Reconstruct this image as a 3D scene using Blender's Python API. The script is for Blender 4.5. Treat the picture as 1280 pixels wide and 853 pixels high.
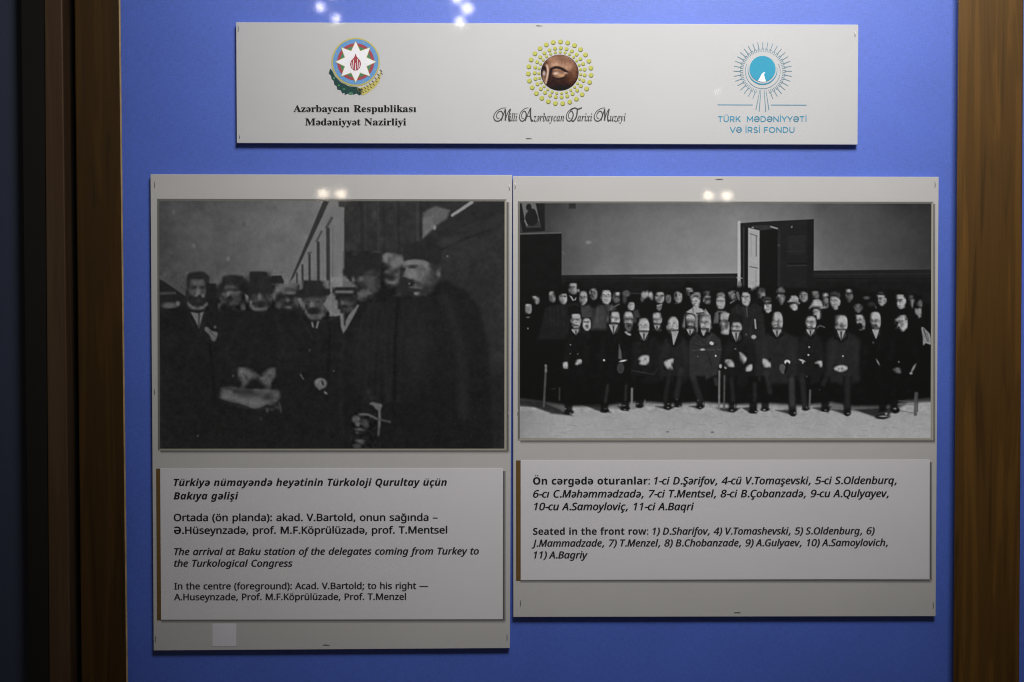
# museum showcase: header board and two photograph panels on blue cloth between wooden posts
import numpy as np
SPOT_POS, SPOT_AIM, SPOT_W, SPOT_ANG = (0.49, -1.725, 3.49), (0.27, 0.0, 2.29), 452.0, 66.0
FAB_COL, FAB_SHEEN = (0.060, 0.132, 0.58), 0.0
WOOD_D, WOOD_L = (0.030, 0.0125, 0.0018), (0.130, 0.059, 0.010)
HEADER_C, PANEL_C, PLATE_C = (0.50, 0.498, 0.50), (0.49, 0.476, 0.464), (0.65, 0.63, 0.655)
BULB_E, VEIL = 17.0, 0.004


def LIGHT_AT(X, Y):
    """light that falls on the prints, used to turn tones read off the photograph into the print's own reflectance"""
    u, v = (X - 640.0) / 500.0, (Y - 400.0) / 200.0
    return np.exp(-0.3442 + 0.3721 * u - 0.3384 * v - 0.4256 * u * u - 0.0484 * u * v - 0.0192 * v * v)


import bpy, bmesh, math, random
import numpy as np
from mathutils import Vector

for o in list(bpy.data.objects):
    bpy.data.objects.remove(o)
SC = bpy.context.scene
COL = SC.collection
rnd = random.Random(7)

# ------------------------------------------------------------------ camera
CAM_D, PITCH, FPX = 2.5, math.radians(1.75), 1780.0
cam = bpy.data.cameras.new('camera')
cam.sensor_width = 36.0
cam.lens = 36.0 * FPX / 1280.0
cam.clip_start, cam.clip_end = 0.05, 100.0
cam.dof.use_dof = True
cam.dof.focus_distance = 2.49
cam.dof.aperture_fstop = 9.0
cam_ob = bpy.data.objects.new('camera', cam)
cam_ob.location = (0, -CAM_D, 1.6)
cam_ob.rotation_euler = (math.pi / 2 - PITCH, 0, 0)
COL.objects.link(cam_ob)
SC.camera = cam_ob

# ------------------------------------------------------------------ dim room around the showcase
world = bpy.data.worlds.new('World')
SC.world = world
world.use_nodes = True
bg = world.node_tree.nodes['Background']
bg.inputs['Color'].default_value = (1.0, 0.93, 0.85, 1)
bg.inputs['Strength'].default_value = 0.027

SC.view_settings.view_transform = 'Standard'
SC.view_settings.look = 'None'
SC.view_settings.exposure = 0.0
SC.view_settings.gamma = 1.0
SC.cycles.filter_width = 1.1


def W(px, py, Y):
    """point of the plane at depth Y seen at a measured spot of the photograph (1280 x 853)"""
    u, v = (px - 640.0) / FPX, (426.5 - py) / FPX
    d = Vector((u, math.cos(PITCH) + v * math.sin(PITCH), -math.sin(PITCH) + v * math.cos(PITCH)))
    t = (Y + CAM_D) / d.y
    return Vector((0, -CAM_D, 1.6)) + d * t


# ------------------------------------------------------------------ the showcase spotlight (high, to the right)
def spot(name, pos, target, watts, angle, blend, radius, color):
    l = bpy.data.lights.new(name, 'SPOT')
    l.energy, l.spot_size, l.spot_blend = watts, math.radians(angle), blend
    l.shadow_soft_size = radius
    l.color = color
    o = bpy.data.objects.new(name, l)
    o.location = pos
    o.rotation_euler = (Vector(target) - Vector(pos)).to_track_quat('-Z', 'Y').to_euler()
    COL.objects.link(o)
    return o


spot('ceiling_spotlight', SPOT_POS, SPOT_AIM, SPOT_W, SPOT_ANG, 1.0, 0.5, (1.0, 0.985, 0.965))


# ------------------------------------------------------------------ materials
def new_mat(name):
    m = bpy.data.materials.new(name)
    m.use_nodes = True
    return m, m.node_tree.nodes, m.node_tree.links, m.node_tree.nodes['Principled BSDF']


def paper(name, col, rough=0.7, spec=0.3, var=0.04, scale=18.0):
    m, N, L, P = new_mat(name)
    P.inputs['Roughness'].default_value = rough
    P.inputs['Specular IOR Level'].default_value = spec
    tc = N.new('ShaderNodeTexCoord')
    n = N.new('ShaderNodeTexNoise')
    n.inputs['Scale'].default_value = scale
    n.inputs['Detail'].default_value = 6
    L.new(tc.outputs['Object'], n.inputs['Vector'])
    r = N.new('ShaderNodeValToRGB')
    r.color_ramp.elements[0].position, r.color_ramp.elements[1].position = 0.3, 0.7
    r.color_ramp.elements[0].color = tuple(c * (1 - var) for c in col) + (1,)
    r.color_ramp.elements[1].color = tuple(min(1, c * (1 + var)) for c in col) + (1,)
    L.new(n.outputs['Fac'], r.inputs['Fac'])
    L.new(r.outputs['Color'], P.inputs['Base Color'])
    return m


def fabric(name, col, sheen):
    m, N, L, P = new_mat(name)
    P.inputs['Roughness'].default_value = 0.52
    P.inputs['Specular IOR Level'].default_value = 1.0
    P.inputs['Sheen Weight'].default_value = sheen
    P.inputs['Sheen Roughness'].default_value = 0.4
    tc = N.new('ShaderNodeTexCoord')
    fac = None
    for sx, sz, det in ((900, 90, 2), (90, 900, 2)):
        mp = N.new('ShaderNodeMapping')
        mp.inputs['Scale'].default_value = (sx, 1, sz)
        n = N.new('ShaderNodeTexNoise')
        n.inputs['Scale'].default_value = 1.0
        n.inputs['Detail'].default_value = det
        L.new(tc.outputs['Object'], mp.inputs['Vector'])
        L.new(mp.outputs['Vector'], n.inputs['Vector'])
        if fac is None:
            fac = n.outputs['Fac']
        else:
            a = N.new('ShaderNodeMath'); a.operation = 'ADD'
            L.new(fac, a.inputs[0]); L.new(n.outputs['Fac'], a.inputs[1])
            fac = a.outputs[0]
    big = N.new('ShaderNodeTexNoise')
    big.inputs['Scale'].default_value = 7.0
    big.inputs['Detail'].default_value = 5
    L.new(tc.outputs['Object'], big.inputs['Vector'])
    b = N.new('ShaderNodeMath'); b.operation = 'MULTIPLY_ADD'
    b.inputs[1].default_value = 0.55
    L.new(big.outputs['Fac'], b.inputs[0]); L.new(fac, b.inputs[2])
    r = N.new('ShaderNodeValToRGB')
    r.color_ramp.elements[0].position, r.color_ramp.elements[1].position = 0.55, 1.0
    mr = N.new('ShaderNodeMapRange')
    mr.inputs['From Min'].default_value, mr.inputs['From Max'].default_value = 0.0, 2.55
    mr.inputs['To Min'].default_value, mr.inputs['To Max'].default_value = 0.0, 1.45
    L.new(b.outputs[0], mr.inputs['Value'])
    L.new(mr.outputs['Result'], r.inputs['Fac'])
    r.color_ramp.elements[0].color = tuple(c * 0.80 for c in col) + (1,)
    r.color_ramp.elements[1].color = tuple(c * 1.18 for c in col) + (1,)
    L.new(r.outputs['Color'], P.inputs['Base Color'])
    bp = N.new('ShaderNodeBump')
    bp.inputs['Strength'].default_value = 0.12
    bp.inputs['Distance'].default_value = 0.001
    L.new(fac, bp.inputs['Height'])
    L.new(bp.outputs['Normal'], P.inputs['Normal'])
    return m


def wood(name, dark, light, rough=0.44):
    m, N, L, P = new_mat(name)
    P.inputs['Roughness'].default_value = rough
    P.inputs['Specular IOR Level'].default_value = 0.75
    P.inputs['Specular Tint'].default_value = (1.0, 0.74, 0.46, 1)
    tc = N.new('ShaderNodeTexCoord')
    mp = N.new('ShaderNodeMapping')
    mp.inputs['Scale'].default_value = (26, 26, 1.4)
    L.new(tc.outputs['Object'], mp.inputs['Vector'])
    n1 = N.new('ShaderNodeTexNoise')
    n1.inputs['Scale'].default_value = 1.3
    n1.inputs['Detail'].default_value = 3
    n1.inputs['Distortion'].default_value = 1.6
    L.new(mp.outputs['Vector'], n1.inputs['Vector'])
    wv = N.new('ShaderNodeMath'); wv.operation = 'MULTIPLY'
    wv.inputs[1].default_value = 34.0
    L.new(n1.outputs['Fac'], wv.inputs[0])
    sn = N.new('ShaderNodeMath'); sn.operation = 'SINE'
    L.new(wv.outputs[0], sn.inputs[0])
    mp2 = N.new('ShaderNodeMapping')
    mp2.inputs['Scale'].default_value = (420, 420, 9)
    L.new(tc.outputs['Object'], mp2.inputs['Vector'])
    n2 = N.new('ShaderNodeTexNoise')
    n2.inputs['Scale'].default_value = 1.0
    n2.inputs['Detail'].default_value = 4
    L.new(mp2.outputs['Vector'], n2.inputs['Vector'])
    a = N.new('ShaderNodeMath'); a.operation = 'MULTIPLY_ADD'
    a.inputs[1].default_value = 0.04
    L.new(sn.outputs[0], a.inputs[0]); L.new(n1.outputs['Fac'], a.inputs[2])
    b = N.new('ShaderNodeMath'); b.operation = 'MULTIPLY_ADD'
    b.inputs[1].default_value = 0.18
    L.new(n2.outputs['Fac'], b.inputs[0]); L.new(a.outputs[0], b.inputs[2])
    r = N.new('ShaderNodeValToRGB')
    r.color_ramp.elements[0].position, r.color_ramp.elements[1].position = 0.35, 1.0
    r.color_ramp.elements[0].color = dark + (1,)
    r.color_ramp.elements[1].color = light + (1,)
    L.new(b.outputs[0], r.inputs['Fac'])
    L.new(r.outputs['Color'], P.inputs['Base Color'])
    bp = N.new('ShaderNodeBump')
    bp.inputs['Strength'].default_value = 0.08
    bp.inputs['Distance'].default_value = 0.0006
    L.new(n2.outputs['Fac'], bp.inputs['Height'])
    L.new(bp.outputs['Normal'], P.inputs['Normal'])
    return m


def ink(name, col, rough=0.6):
    return paper(name, col, rough, 0.12, 0.03, 40)


def print_mat(name, rough=0.6, spec=0.1):
    m, N, L, P = new_mat(name)
    P.inputs['Roughness'].default_value = rough
    P.inputs['Specular IOR Level'].default_value = spec
    a = N.new('ShaderNodeVertexColor')
    a.layer_name = 'tone'
    L.new(a.outputs['Color'], P.inputs['Base Color'])
    return m


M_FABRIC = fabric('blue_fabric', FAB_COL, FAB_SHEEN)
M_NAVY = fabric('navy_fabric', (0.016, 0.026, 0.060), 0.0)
M_WOOD = wood('varnished_wood', WOOD_D, WOOD_L)
M_WOOD_L = wood('shaded_wood', tuple(c * 0.42 for c in WOOD_D), tuple(c * 0.40 for c in WOOD_L))  # left post: the same wood with its shade put into the colour
M_WOOD2 = wood('reddish_wood', (0.035, 0.018, 0.010), (0.075, 0.045, 0.026))
M_BLACK = paper('dark_gap', (0.012, 0.011, 0.01), 0.8, 0.1)
M_HEADER = paper('header_paper', HEADER_C, 0.55, 0.3, 0.012, 9)
M_PANEL = paper('panel_paper', PANEL_C, 0.55, 0.3, 0.02, 9)
M_PLATE = paper('plate_paper', PLATE_C, 0.55, 0.3, 0.012, 9)
M_EDGE = paper('foam_board_edge', (0.62, 0.62, 0.64), 0.7)
M_STICKER = paper('sticker_paper', (0.66, 0.65, 0.70), 0.5)
M_BROWN = ink('bronze_brown_ink', (0.135, 0.075, 0.020))
M_BORDER = ink('beige_border_ink', (0.36, 0.34, 0.28))
M_BORDER_D = ink('grey_border_ink', (0.16, 0.155, 0.14))
M_TEXT = ink('black_ink', (0.008, 0.010, 0.011))
M_TEXT2 = ink('charcoal_ink', (0.020, 0.019, 0.020))
M_SCRIPT = ink('grey_script_ink', (0.06, 0.06, 0.062))
M_LIT_EDGE = paper('lit_wood_edge', (0.30, 0.21, 0.10), 0.4, 0.5, 0.25, 30)  # paler bevel colour, painting the light on the left post's right edge
M_TEAL = ink('teal_ink', (0.055, 0.26, 0.40))
M_CYAN = ink('cyan_ink', (0.045, 0.31, 0.46))
M_TEALGREY = ink('grey_teal_ink', (0.13, 0.24, 0.31))
M_GOLD = ink('gold_ink', (0.50, 0.44, 0.13))
M_BLUE = ink('sky_blue_ink', (0.13, 0.30, 0.58))
M_RED = ink('red_ink', (0.35, 0.065, 0.08))
M_GREEN = ink('green_ink', (0.07, 0.22, 0.12))
M_OAK = ink('oak_leaf_ink', (0.018, 0.058, 0.055))
M_WHITE = ink('white_ink', (0.80, 0.79, 0.82))
M_DOT = ink('yellow_dot_ink', (0.46, 0.46, 0.10))
M_DOTD = ink('olive_dot_ink', (0.18, 0.18, 0.04))
M_PRINT = print_mat('photographic_print')
M_PRINT_MATT = print_mat('printed_soft_shadow', 0.6, 0.3)
mm, N_, L_, P_ = new_mat('steel_wire')
P_.inputs['Base Color'].default_value = (0.42, 0.42, 0.41, 1)
P_.inputs['Metallic'].default_value = 0.8
P_.inputs['Roughness'].default_value = 0.4
M_STEEL = mm


# ------------------------------------------------------------------ object helpers
def link(name, me, mats, parent=None):
    o = bpy.data.objects.new(name, me)
    COL.objects.link(o)
    for m in (mats if isinstance(mats, (list, tuple)) else [mats]):
        me.materials.append(m)
    if parent is not None:
        o.parent = parent
        base = Vector((0, 0, 0))
        p = parent
        while p is not None:
            base += p.location
            p = p.parent
        for v in me.vertices:
            v.co -= base
    return o


def tag(o, label=None, cat=None, group=None, kind=None):
    if label: o['label'] = label
    if cat: o['category'] = cat
    if group: o['group'] = group
    if kind: o['kind'] = kind
    return o


def thing(name, loc, label, cat, group=None):
    o = bpy.data.objects.new(name, None)
    o.empty_display_size = 0.05
    o.location = loc
    COL.objects.link(o)
    return tag(o, label, cat, group)


def quad_box(quad, y_front, y_back, bevel=0.0):
    """board whose front outline is a measured four-corner outline (TL, TR, BR, BL)"""
    bm = bmesh.new()
    f = [W(x, y, y_front) for x, y in quad]
    a = [bm.verts.new(p) for p in f]
    b = [bm.verts.new((p.x, y_back, p.z)) for p in f]
    bm.faces.new(a)
    bm.faces.new(b[::-1])
    for i in range(4):
        j = (i + 1) % 4
        bm.faces.new((a[j], a[i], b[i], b[j]))
    bmesh.ops.recalc_face_normals(bm, faces=bm.faces[:])
    if bevel:
        bmesh.ops.bevel(bm, geom=bm.edges[:], offset=bevel, segments=2, affect='EDGES', profile=0.5)
    me = bpy.data.meshes.new('board')
    bm.to_mesh(me); bm.free()
    return me


def board(name, quad, y_front, y_back, mat, edge_mat, parent=None, bevel=0.0006):
    me = quad_box(quad, y_front, y_back, bevel)
    o = link(name, me, [mat, edge_mat], parent)
    for p in me.polygons:
        p.material_index = 0 if p.normal.y < -0.7 else 1
    return o


def flat(quad, Y):
    me = bpy.data.meshes.new('flat')
    pts = [W(x, y, Y) for x, y in quad]
    me.from_pydata([tuple(p) for p in pts], [], [(0, 3, 2, 1)])
    me.update()
    return me


def fill_polys(polys, Y, offset=0.0):
    """filled flat printed shape from outlines given in photograph coordinates (holes by even-odd)"""
    cu = bpy.data.curves.new('ink', 'CURVE')
    cu.dimensions = '2D'
    cu.fill_mode = 'FRONT'
    for c in polys:
        if len(c) < 3:
            continue
        s = cu.splines.new('POLY')
        s.points.add(len(c) - 1)
        for i, (x, y) in enumerate(c):
            p = W(x, y, Y)
            s.points[i].co = (p.x, p.z, 0, 1)
        s.use_cyclic_u = True
    cu.offset = offset
    tmp = bpy.data.objects.new('tmp', cu)
    COL.objects.link(tmp)
    dg = bpy.context.evaluated_depsgraph_get()
    dg.update()
    me = bpy.data.meshes.new_from_object(tmp.evaluated_get(dg))
    bpy.data.objects.remove(tmp)
    me.materials.clear()
    for v in me.vertices:
        v.co = (v.co.x, Y, v.co.y)
    return me


def polys_flat(shapes, Y):
    """several separate simple outlines (photograph coordinates) as one flat mesh of n-gons"""
    vs, fs = [], []
    for c in shapes:
        k = len(vs)
        pts = [W(x, y, Y - (len(fs) % 8) * 1e-5) for x, y in c]
        area = sum(pts[i].x * pts[(i + 1) % len(pts)].z - pts[(i + 1) % len(pts)].x * pts[i].z for i in range(len(pts)))
        idx = list(range(k, k + len(pts)))
        vs += [tuple(p) for p in pts]
        fs.append(idx if area > 0 else idx[::-1])
    me = bpy.data.meshes.new('shapes')
    me.from_pydata(vs, [], fs)
    me.update()
    return me


def circle(cx, cy, rx, ry=None, n=48):
    ry = ry or rx
    return [(cx + rx * math.cos(2 * math.pi * i / n), cy + ry * math.sin(2 * math.pi * i / n)) for i in range(n)]


def stroke(x0, y0, x1, y1, w, w2=None):
    w2 = w if w2 is None else w2
    dx, dy = x1 - x0, y1 - y0
    l = math.hypot(dx, dy) or 1e-6
    nx, ny = -dy / l / 2, dx / l / 2
    return [(x0 + nx * w, y0 + ny * w), (x1 + nx * w2, y1 + ny * w2), (x1 - nx * w2, y1 - ny * w2), (x0 - nx * w, y0 - ny * w)]


def path_stroke(pts, w):
    """outline of a curved pen stroke; w a number or a width per point"""
    n = len(pts)
    ws = w if isinstance(w, (list, tuple)) else [w] * n
    L, R = [], []
    for i, (x, y) in enumerate(pts):
        a, b = pts[max(0, i - 1)], pts[min(n - 1, i + 1)]
        dx, dy = b[0] - a[0], b[1] - a[1]
        l = math.hypot(dx, dy) or 1
        L.append((x - dy / l * ws[i] / 2, y + dx / l * ws[i] / 2))
        R.append((x + dy / l * ws[i] / 2, y - dx / l * ws[i] / 2))
    return L + R[::-1]


def strips(pts, w):
    """the same stroke as a row of quads (safe for curls)"""
    n = len(pts)
    o = path_stroke(pts, w)
    L, R = o[:n], o[n:][::-1]
    return [[L[i], L[i + 1], R[i + 1], R[i]] for i in range(n - 1)]


# ------------------------------------------------------------------ lettering: outlines of each letter as plain numbers
# (style code, character code, advance, then per contour: number of points and x, y pairs; 500 units to the em)
LETTERS = (
    (90,66,208,22,9,0,59,240,129,240,160,237,184,228,200,211,205,186,202,164,191,146,175,133,152,125,152,124,168,118,179,108,186,94,189,78,186,54,176,34,162,19,142,8,120,2,94,0,9,89,145,114,145,130,146,142,152,151,161,154,176,146,192,126,198,101,198,11,68,42,97,42,114,44,127,51,135,62,138,78,136,89,131,98,121,102,108,104,81,104),
    (90,81,245,26,142,-57,114,-3,109,-3,71,3,43,22,26,51,20,88,22,116,28,144,38,170,51,194,69,214,91,230,117,240,147,244,186,238,212,219,229,191,235,154,232,123,227,94,216,66,202,42,183,22,160,8,201,-57,20,113,39,131,42,148,53,163,70,174,92,181,121,184,152,181,172,174,188,161,198,143,201,128,199,114,192,102,182,91,168,76,131,71,88,74,67,82,52,96,42),
    (90,84,178,8,44,0,85,198,28,198,37,240,202,240,193,198,136,198,94,0),
    (90,97,199,28,66,-3,54,-2,41,3,31,12,22,24,17,41,15,63,16,86,21,108,28,128,38,148,50,163,64,176,81,184,100,187,116,185,128,179,138,171,145,160,146,160,156,183,194,183,155,0,118,0,120,24,119,24,96,4,82,-1,16,86,37,96,39,105,44,120,66,129,92,131,120,129,131,125,139,118,145,108,147,99,145,91,139,78,121,68,94,65,66,70,44),
    (90,100,199,30,66,-3,54,-2,41,3,31,12,22,24,17,41,15,64,16,86,21,108,28,129,38,148,50,164,64,176,81,184,100,187,114,185,126,179,141,160,142,160,143,167,145,181,147,196,159,255,209,255,155,0,118,0,120,24,119,24,97,4,83,-1,16,88,37,98,39,108,46,121,68,129,94,131,118,129,129,125,139,118,145,108,147,99,145,91,139,78,121,68,94,65,66,71,44),
    (90,101,187,32,88,-3,58,1,35,14,20,36,15,68,16,90,21,112,29,132,41,150,55,165,73,177,94,184,118,187,144,183,163,172,175,157,179,137,172,111,152,91,120,78,73,73,65,73,64,69,64,66,67,53,73,42,83,36,97,34,123,38,151,48,151,11,122,0,10,70,106,78,106,102,108,119,115,128,124,131,136,127,148,114,151,96,146,80,129),
    (90,103,199,43,64,-81,30,-78,4,-69,4,-26,31,-36,61,-40,77,-38,89,-32,99,-22,105,-8,106,-2,111,14,114,24,113,24,92,5,80,-1,64,-3,51,-2,40,4,29,12,22,26,16,42,15,63,16,86,21,108,28,128,38,148,50,163,64,176,81,184,99,187,114,185,127,179,145,160,146,160,156,183,194,183,154,-4,146,-30,135,-50,121,-64,105,-74,86,-79,18,88,37,98,39,106,44,120,65,128,91,131,118,129,129,125,139,118,145,109,147,99,145,91,139,78,121,68,94,65,66,66,53,71,44,78,38),
    (90,104,203,27,6,0,60,255,109,255,100,211,95,189,89,170,86,159,87,159,109,179,123,185,138,187,159,183,174,172,182,156,186,134,182,104,160,0,111,0,133,107,136,127,131,142,118,147,108,144,98,137,82,111,71,76,56,0),
    (90,105,100,14,78,206,60,211,54,217,52,226,55,239,61,248,70,253,82,255,100,251,105,245,107,236,106,224,100,214,91,208,4,6,0,45,183,94,183,56,0),
    (90,106,100,14,78,206,60,211,55,217,53,226,55,239,61,248,71,253,83,255,100,251,106,245,108,236,106,224,100,214,91,208,15,-15,-81,-43,-76,-43,-37,-24,-40,-15,-39,-7,-34,-1,-25,4,-12,46,183,95,183,51,-20,40,-51,31,-62,19,-72,4,-79),
    (90,107,191,15,6,0,60,255,109,255,85,141,80,122,75,106,76,106,151,183,207,183,126,101,172,0,118,0,88,69,68,57,56,0),
    (90,108,100,4,6,0,60,255,109,255,56,0),
    (90,109,304,44,6,0,45,183,82,183,79,149,81,149,92,164,105,176,121,184,138,187,155,184,168,177,176,165,181,149,182,149,194,164,208,176,223,184,241,187,261,183,276,172,284,156,287,134,283,104,261,0,212,0,234,107,237,127,233,142,221,147,211,144,201,138,185,112,174,76,159,0,109,0,132,107,134,127,130,142,118,147,108,144,98,137,82,111,71,76,56,0),
    (90,110,203,25,6,0,45,183,82,183,79,149,81,149,92,164,105,176,121,184,138,187,159,183,174,172,182,156,186,134,182,104,160,0,111,0,133,107,136,127,131,142,118,147,108,144,98,137,82,111,71,76,56,0),
    (90,111,196,25,85,-3,66,-1,49,5,34,16,24,29,17,47,15,67,16,91,21,113,28,133,39,151,52,166,69,178,89,184,112,187,141,182,163,168,177,144,182,114,176,70,169,50,158,32,145,18,128,6,108,-1,16,89,37,102,40,112,48,121,61,127,77,132,114,131,127,127,137,119,144,109,146,98,144,89,139,75,119,67,93,64,67,71,44),
    (90,114,141,19,6,0,45,183,82,183,79,149,81,149,92,165,106,177,121,184,138,187,147,186,154,185,143,138,136,139,127,140,109,136,94,126,81,108,73,82,56,0),
    (90,116,138,24,67,-3,48,-1,32,6,22,19,19,39,21,58,40,146,16,146,20,170,52,184,74,222,106,222,98,183,144,183,136,146,89,146,71,58,70,49,74,39,84,37,98,38,111,42,111,6,92,-1),
    (90,117,203,26,65,-3,44,0,30,11,21,28,18,49,19,65,22,84,43,183,92,183,70,76,67,57,72,42,85,37,96,39,105,46,121,72,132,108,148,183,197,183,158,0,121,0,124,34,122,34,111,19,98,7,82,-1),
    (90,121,174,24,1,-81,-13,-80,-23,-78,-23,-38,-14,-39,-4,-40,11,-38,22,-31,39,-8,44,0,17,183,65,183,74,98,76,74,76,51,78,51,84,70,96,95,138,183,192,183,80,-26,64,-51,46,-68,24,-78),
    (90,231,162,33,83,-3,65,-2,49,4,34,12,24,25,17,42,15,64,16,88,21,111,29,132,40,150,54,166,71,177,90,184,112,187,141,184,166,175,151,138,133,144,114,147,99,144,88,135,78,122,71,106,65,68,67,54,72,44,81,39,93,37,116,41,138,50,138,10,113,0,21,99,-47,93,-61,81,-72,64,-78,42,-81,32,-80,26,-79,30,-61,38,-62,47,-62,66,-59,72,-54,75,-48,74,-40,69,-34,48,-29,69,0,88,0,76,-18,89,-23,98,-32),
    (90,252,203,26,65,-3,44,0,30,11,21,28,18,49,19,65,22,84,43,183,92,183,70,76,67,57,72,42,85,37,96,39,105,46,121,72,132,108,148,183,197,183,158,0,121,0,124,34,122,34,111,19,98,7,82,-1,12,89,229,92,236,97,241,109,245,119,241,121,236,121,229,118,221,114,216,102,212,92,216,89,221,12,152,229,156,236,160,241,171,245,182,241,184,236,184,229,181,221,176,216,164,212,154,216,152,221),
    (90,305,100,4,6,0,45,183,94,183,56,0),
    (90,351,159,35,59,-3,28,-1,4,8,4,48,29,37,56,33,77,38,84,44,86,53,81,65,58,80,32,100,25,112,23,128,28,153,41,172,64,183,92,187,123,183,152,171,136,136,116,146,94,150,79,146,74,141,73,134,78,123,98,111,113,102,125,91,133,78,136,61,131,32,115,12,91,1,21,87,-47,81,-61,69,-72,52,-78,30,-81,21,-80,14,-79,18,-61,25,-62,35,-62,54,-59,60,-54,63,-48,62,-40,57,-34,36,-29,57,0,76,0,64,-18,78,-23,86,-32),
    (90,601,187,32,106,187,136,182,159,169,174,147,179,116,177,93,172,71,164,51,152,33,138,18,121,6,100,-1,76,-3,49,0,30,11,19,27,15,47,21,72,41,93,74,106,120,111,129,111,129,114,129,118,127,131,121,141,110,148,96,149,70,146,42,136,42,172,71,183,10,123,78,116,78,91,75,75,68,65,59,62,48,66,36,79,32,98,38,113,54),
    (82,40,101,18,62,-53,41,-21,26,14,16,52,13,92,16,132,26,171,41,208,62,240,91,240,70,207,55,170,46,132,43,92,46,54,55,16,70,-20,91,-53),
    (82,41,101,18,11,-53,31,-20,46,16,54,54,58,92,54,132,46,170,31,207,10,240,38,240,60,208,76,171,84,132,88,92,84,52,76,14,60,-21,38,-53),
    (82,44,90,7,14,-43,23,-1,31,39,62,39,64,35,52,-4,36,-43),
    (82,46,90,12,44,-5,30,1,26,8,24,18,26,29,30,36,44,41,59,36,64,29,66,18,64,8,59,1),
    (82,58,90,12,44,139,30,144,26,151,24,162,26,172,30,179,44,185,59,179,64,172,66,162,64,151,59,144,12,44,-5,30,1,26,8,24,18,26,29,30,36,44,41,59,36,64,29,66,18,64,8,59,1),
    (82,59,90,12,44,139,29,144,25,151,24,162,25,172,29,179,44,185,59,179,64,172,65,162,64,151,59,144,8,11,-43,17,-16,23,13,28,39,59,39,61,35,49,-4,32,-43),
    (82,65,214,8,0,0,94,241,121,241,214,0,183,0,154,74,59,74,31,0,8,69,101,145,101,118,174,115,183,110,198,107,209,101,189,96,174),
    (82,66,218,21,32,0,32,240,101,240,141,236,169,226,186,208,192,181,189,161,181,145,166,134,146,128,146,126,174,117,185,109,193,99,198,85,200,68,194,39,178,18,151,4,117,0,11,62,138,107,138,133,140,149,148,158,160,161,177,158,194,147,206,129,212,102,214,62,214,11,62,26,111,26,138,29,156,38,165,52,168,71,164,88,155,101,137,109,109,112,62,112),
    (82,70,174,10,32,0,32,240,166,240,166,213,62,213,62,128,160,128,160,102,62,102,62,0),
    (82,72,249,12,32,0,32,240,62,240,62,138,186,138,186,240,216,240,216,0,186,0,186,112,62,112,62,0),
    (82,73,114,12,13,0,13,18,42,24,42,216,13,222,13,240,100,240,100,222,72,216,72,24,100,18,100,0),
    (82,75,208,14,32,0,32,240,62,240,62,121,84,144,104,168,169,240,204,240,109,136,208,0,172,0,88,114,62,93,62,0),
    (82,77,304,20,32,0,32,240,78,240,151,43,152,43,228,240,272,240,272,0,242,0,242,148,243,182,244,210,243,210,163,0,138,0,59,210,58,210,60,182,61,146,61,0),
    (82,79,262,24,131,-3,97,1,69,12,48,31,32,56,24,86,21,121,24,155,32,185,48,209,69,228,98,239,132,244,165,239,192,228,214,210,229,185,239,155,242,120,239,86,229,55,214,31,192,12,164,1,16,131,23,167,29,191,49,205,80,210,120,205,161,191,191,167,211,132,217,96,211,72,191,58,161,52,120,57,80,71,49,96,29),
    (82,80,203,15,32,0,32,240,96,240,137,235,164,221,181,199,186,169,184,150,177,132,165,116,148,104,122,96,91,93,62,93,62,0,11,62,119,87,119,117,122,138,130,151,145,155,168,151,188,140,202,121,211,93,214,62,214),
    (82,84,187,8,78,0,78,213,3,213,3,240,183,240,183,213,109,213,109,0),
    (82,86,201,11,86,0,0,240,32,240,86,86,95,58,101,34,107,58,116,87,169,240,201,240,116,0),
    (82,97,188,31,72,-3,50,0,32,9,19,26,16,50,21,74,37,91,64,102,102,108,132,109,132,119,130,138,122,151,111,157,95,159,68,155,44,146,35,168,63,179,97,183,126,179,146,169,158,150,161,122,161,0,140,0,134,26,132,26,121,12,108,4,92,-2,14,79,21,100,24,117,33,128,49,132,72,132,88,106,87,77,84,59,76,49,65,46,50,48,37,55,28,66,22),
    (82,99,161,29,101,-3,78,-1,58,6,42,19,29,37,21,60,19,89,21,119,29,143,42,161,59,174,80,181,102,183,129,181,150,174,141,149,122,155,102,158,72,150,55,128,49,89,52,61,62,39,78,26,101,22,126,25,147,32,147,6,127,-1),
    (82,100,206,24,92,-3,62,2,39,20,24,49,19,89,24,131,39,159,62,178,92,183,112,181,127,176,148,157,151,157,149,170,148,183,148,255,178,255,178,0,154,0,150,24,148,24,139,14,127,5,112,-1,17,97,21,121,25,137,37,146,56,149,84,149,89,146,119,138,141,122,154,97,159,76,154,61,140,52,118,49,89,52,61,61,39,76,26),
    (82,101,189,29,105,-3,81,-1,60,7,42,20,29,38,21,61,19,89,21,116,28,139,40,158,56,172,76,181,98,183,119,181,138,173,152,161,163,145,170,125,172,102,172,84,49,84,53,58,64,38,82,26,106,22,137,25,164,34,164,8,137,-1,9,50,108,141,108,139,129,131,145,118,156,98,159,79,156,64,146,54,129),
    (82,102,116,24,37,0,37,157,5,157,5,171,37,181,37,191,41,221,52,242,71,253,95,257,114,255,130,251,122,228,110,231,96,232,82,230,73,222,68,210,66,192,66,180,111,180,111,157,66,157,66,0),
    (82,103,206,35,98,-81,61,-78,32,-69,32,-42,62,-52,99,-56,120,-52,136,-42,146,-26,149,-6,149,2,149,13,150,24,148,24,126,4,92,-3,62,2,38,21,23,51,19,89,23,128,38,158,61,177,92,183,109,182,124,177,138,168,149,156,151,156,154,180,178,180,178,-3,173,-37,158,-61,133,-76,17,97,21,121,24,137,36,146,54,149,82,149,89,146,121,136,142,120,154,96,159,76,154,61,141,52,119,49,89,52,60,61,39,76,25),
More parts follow.
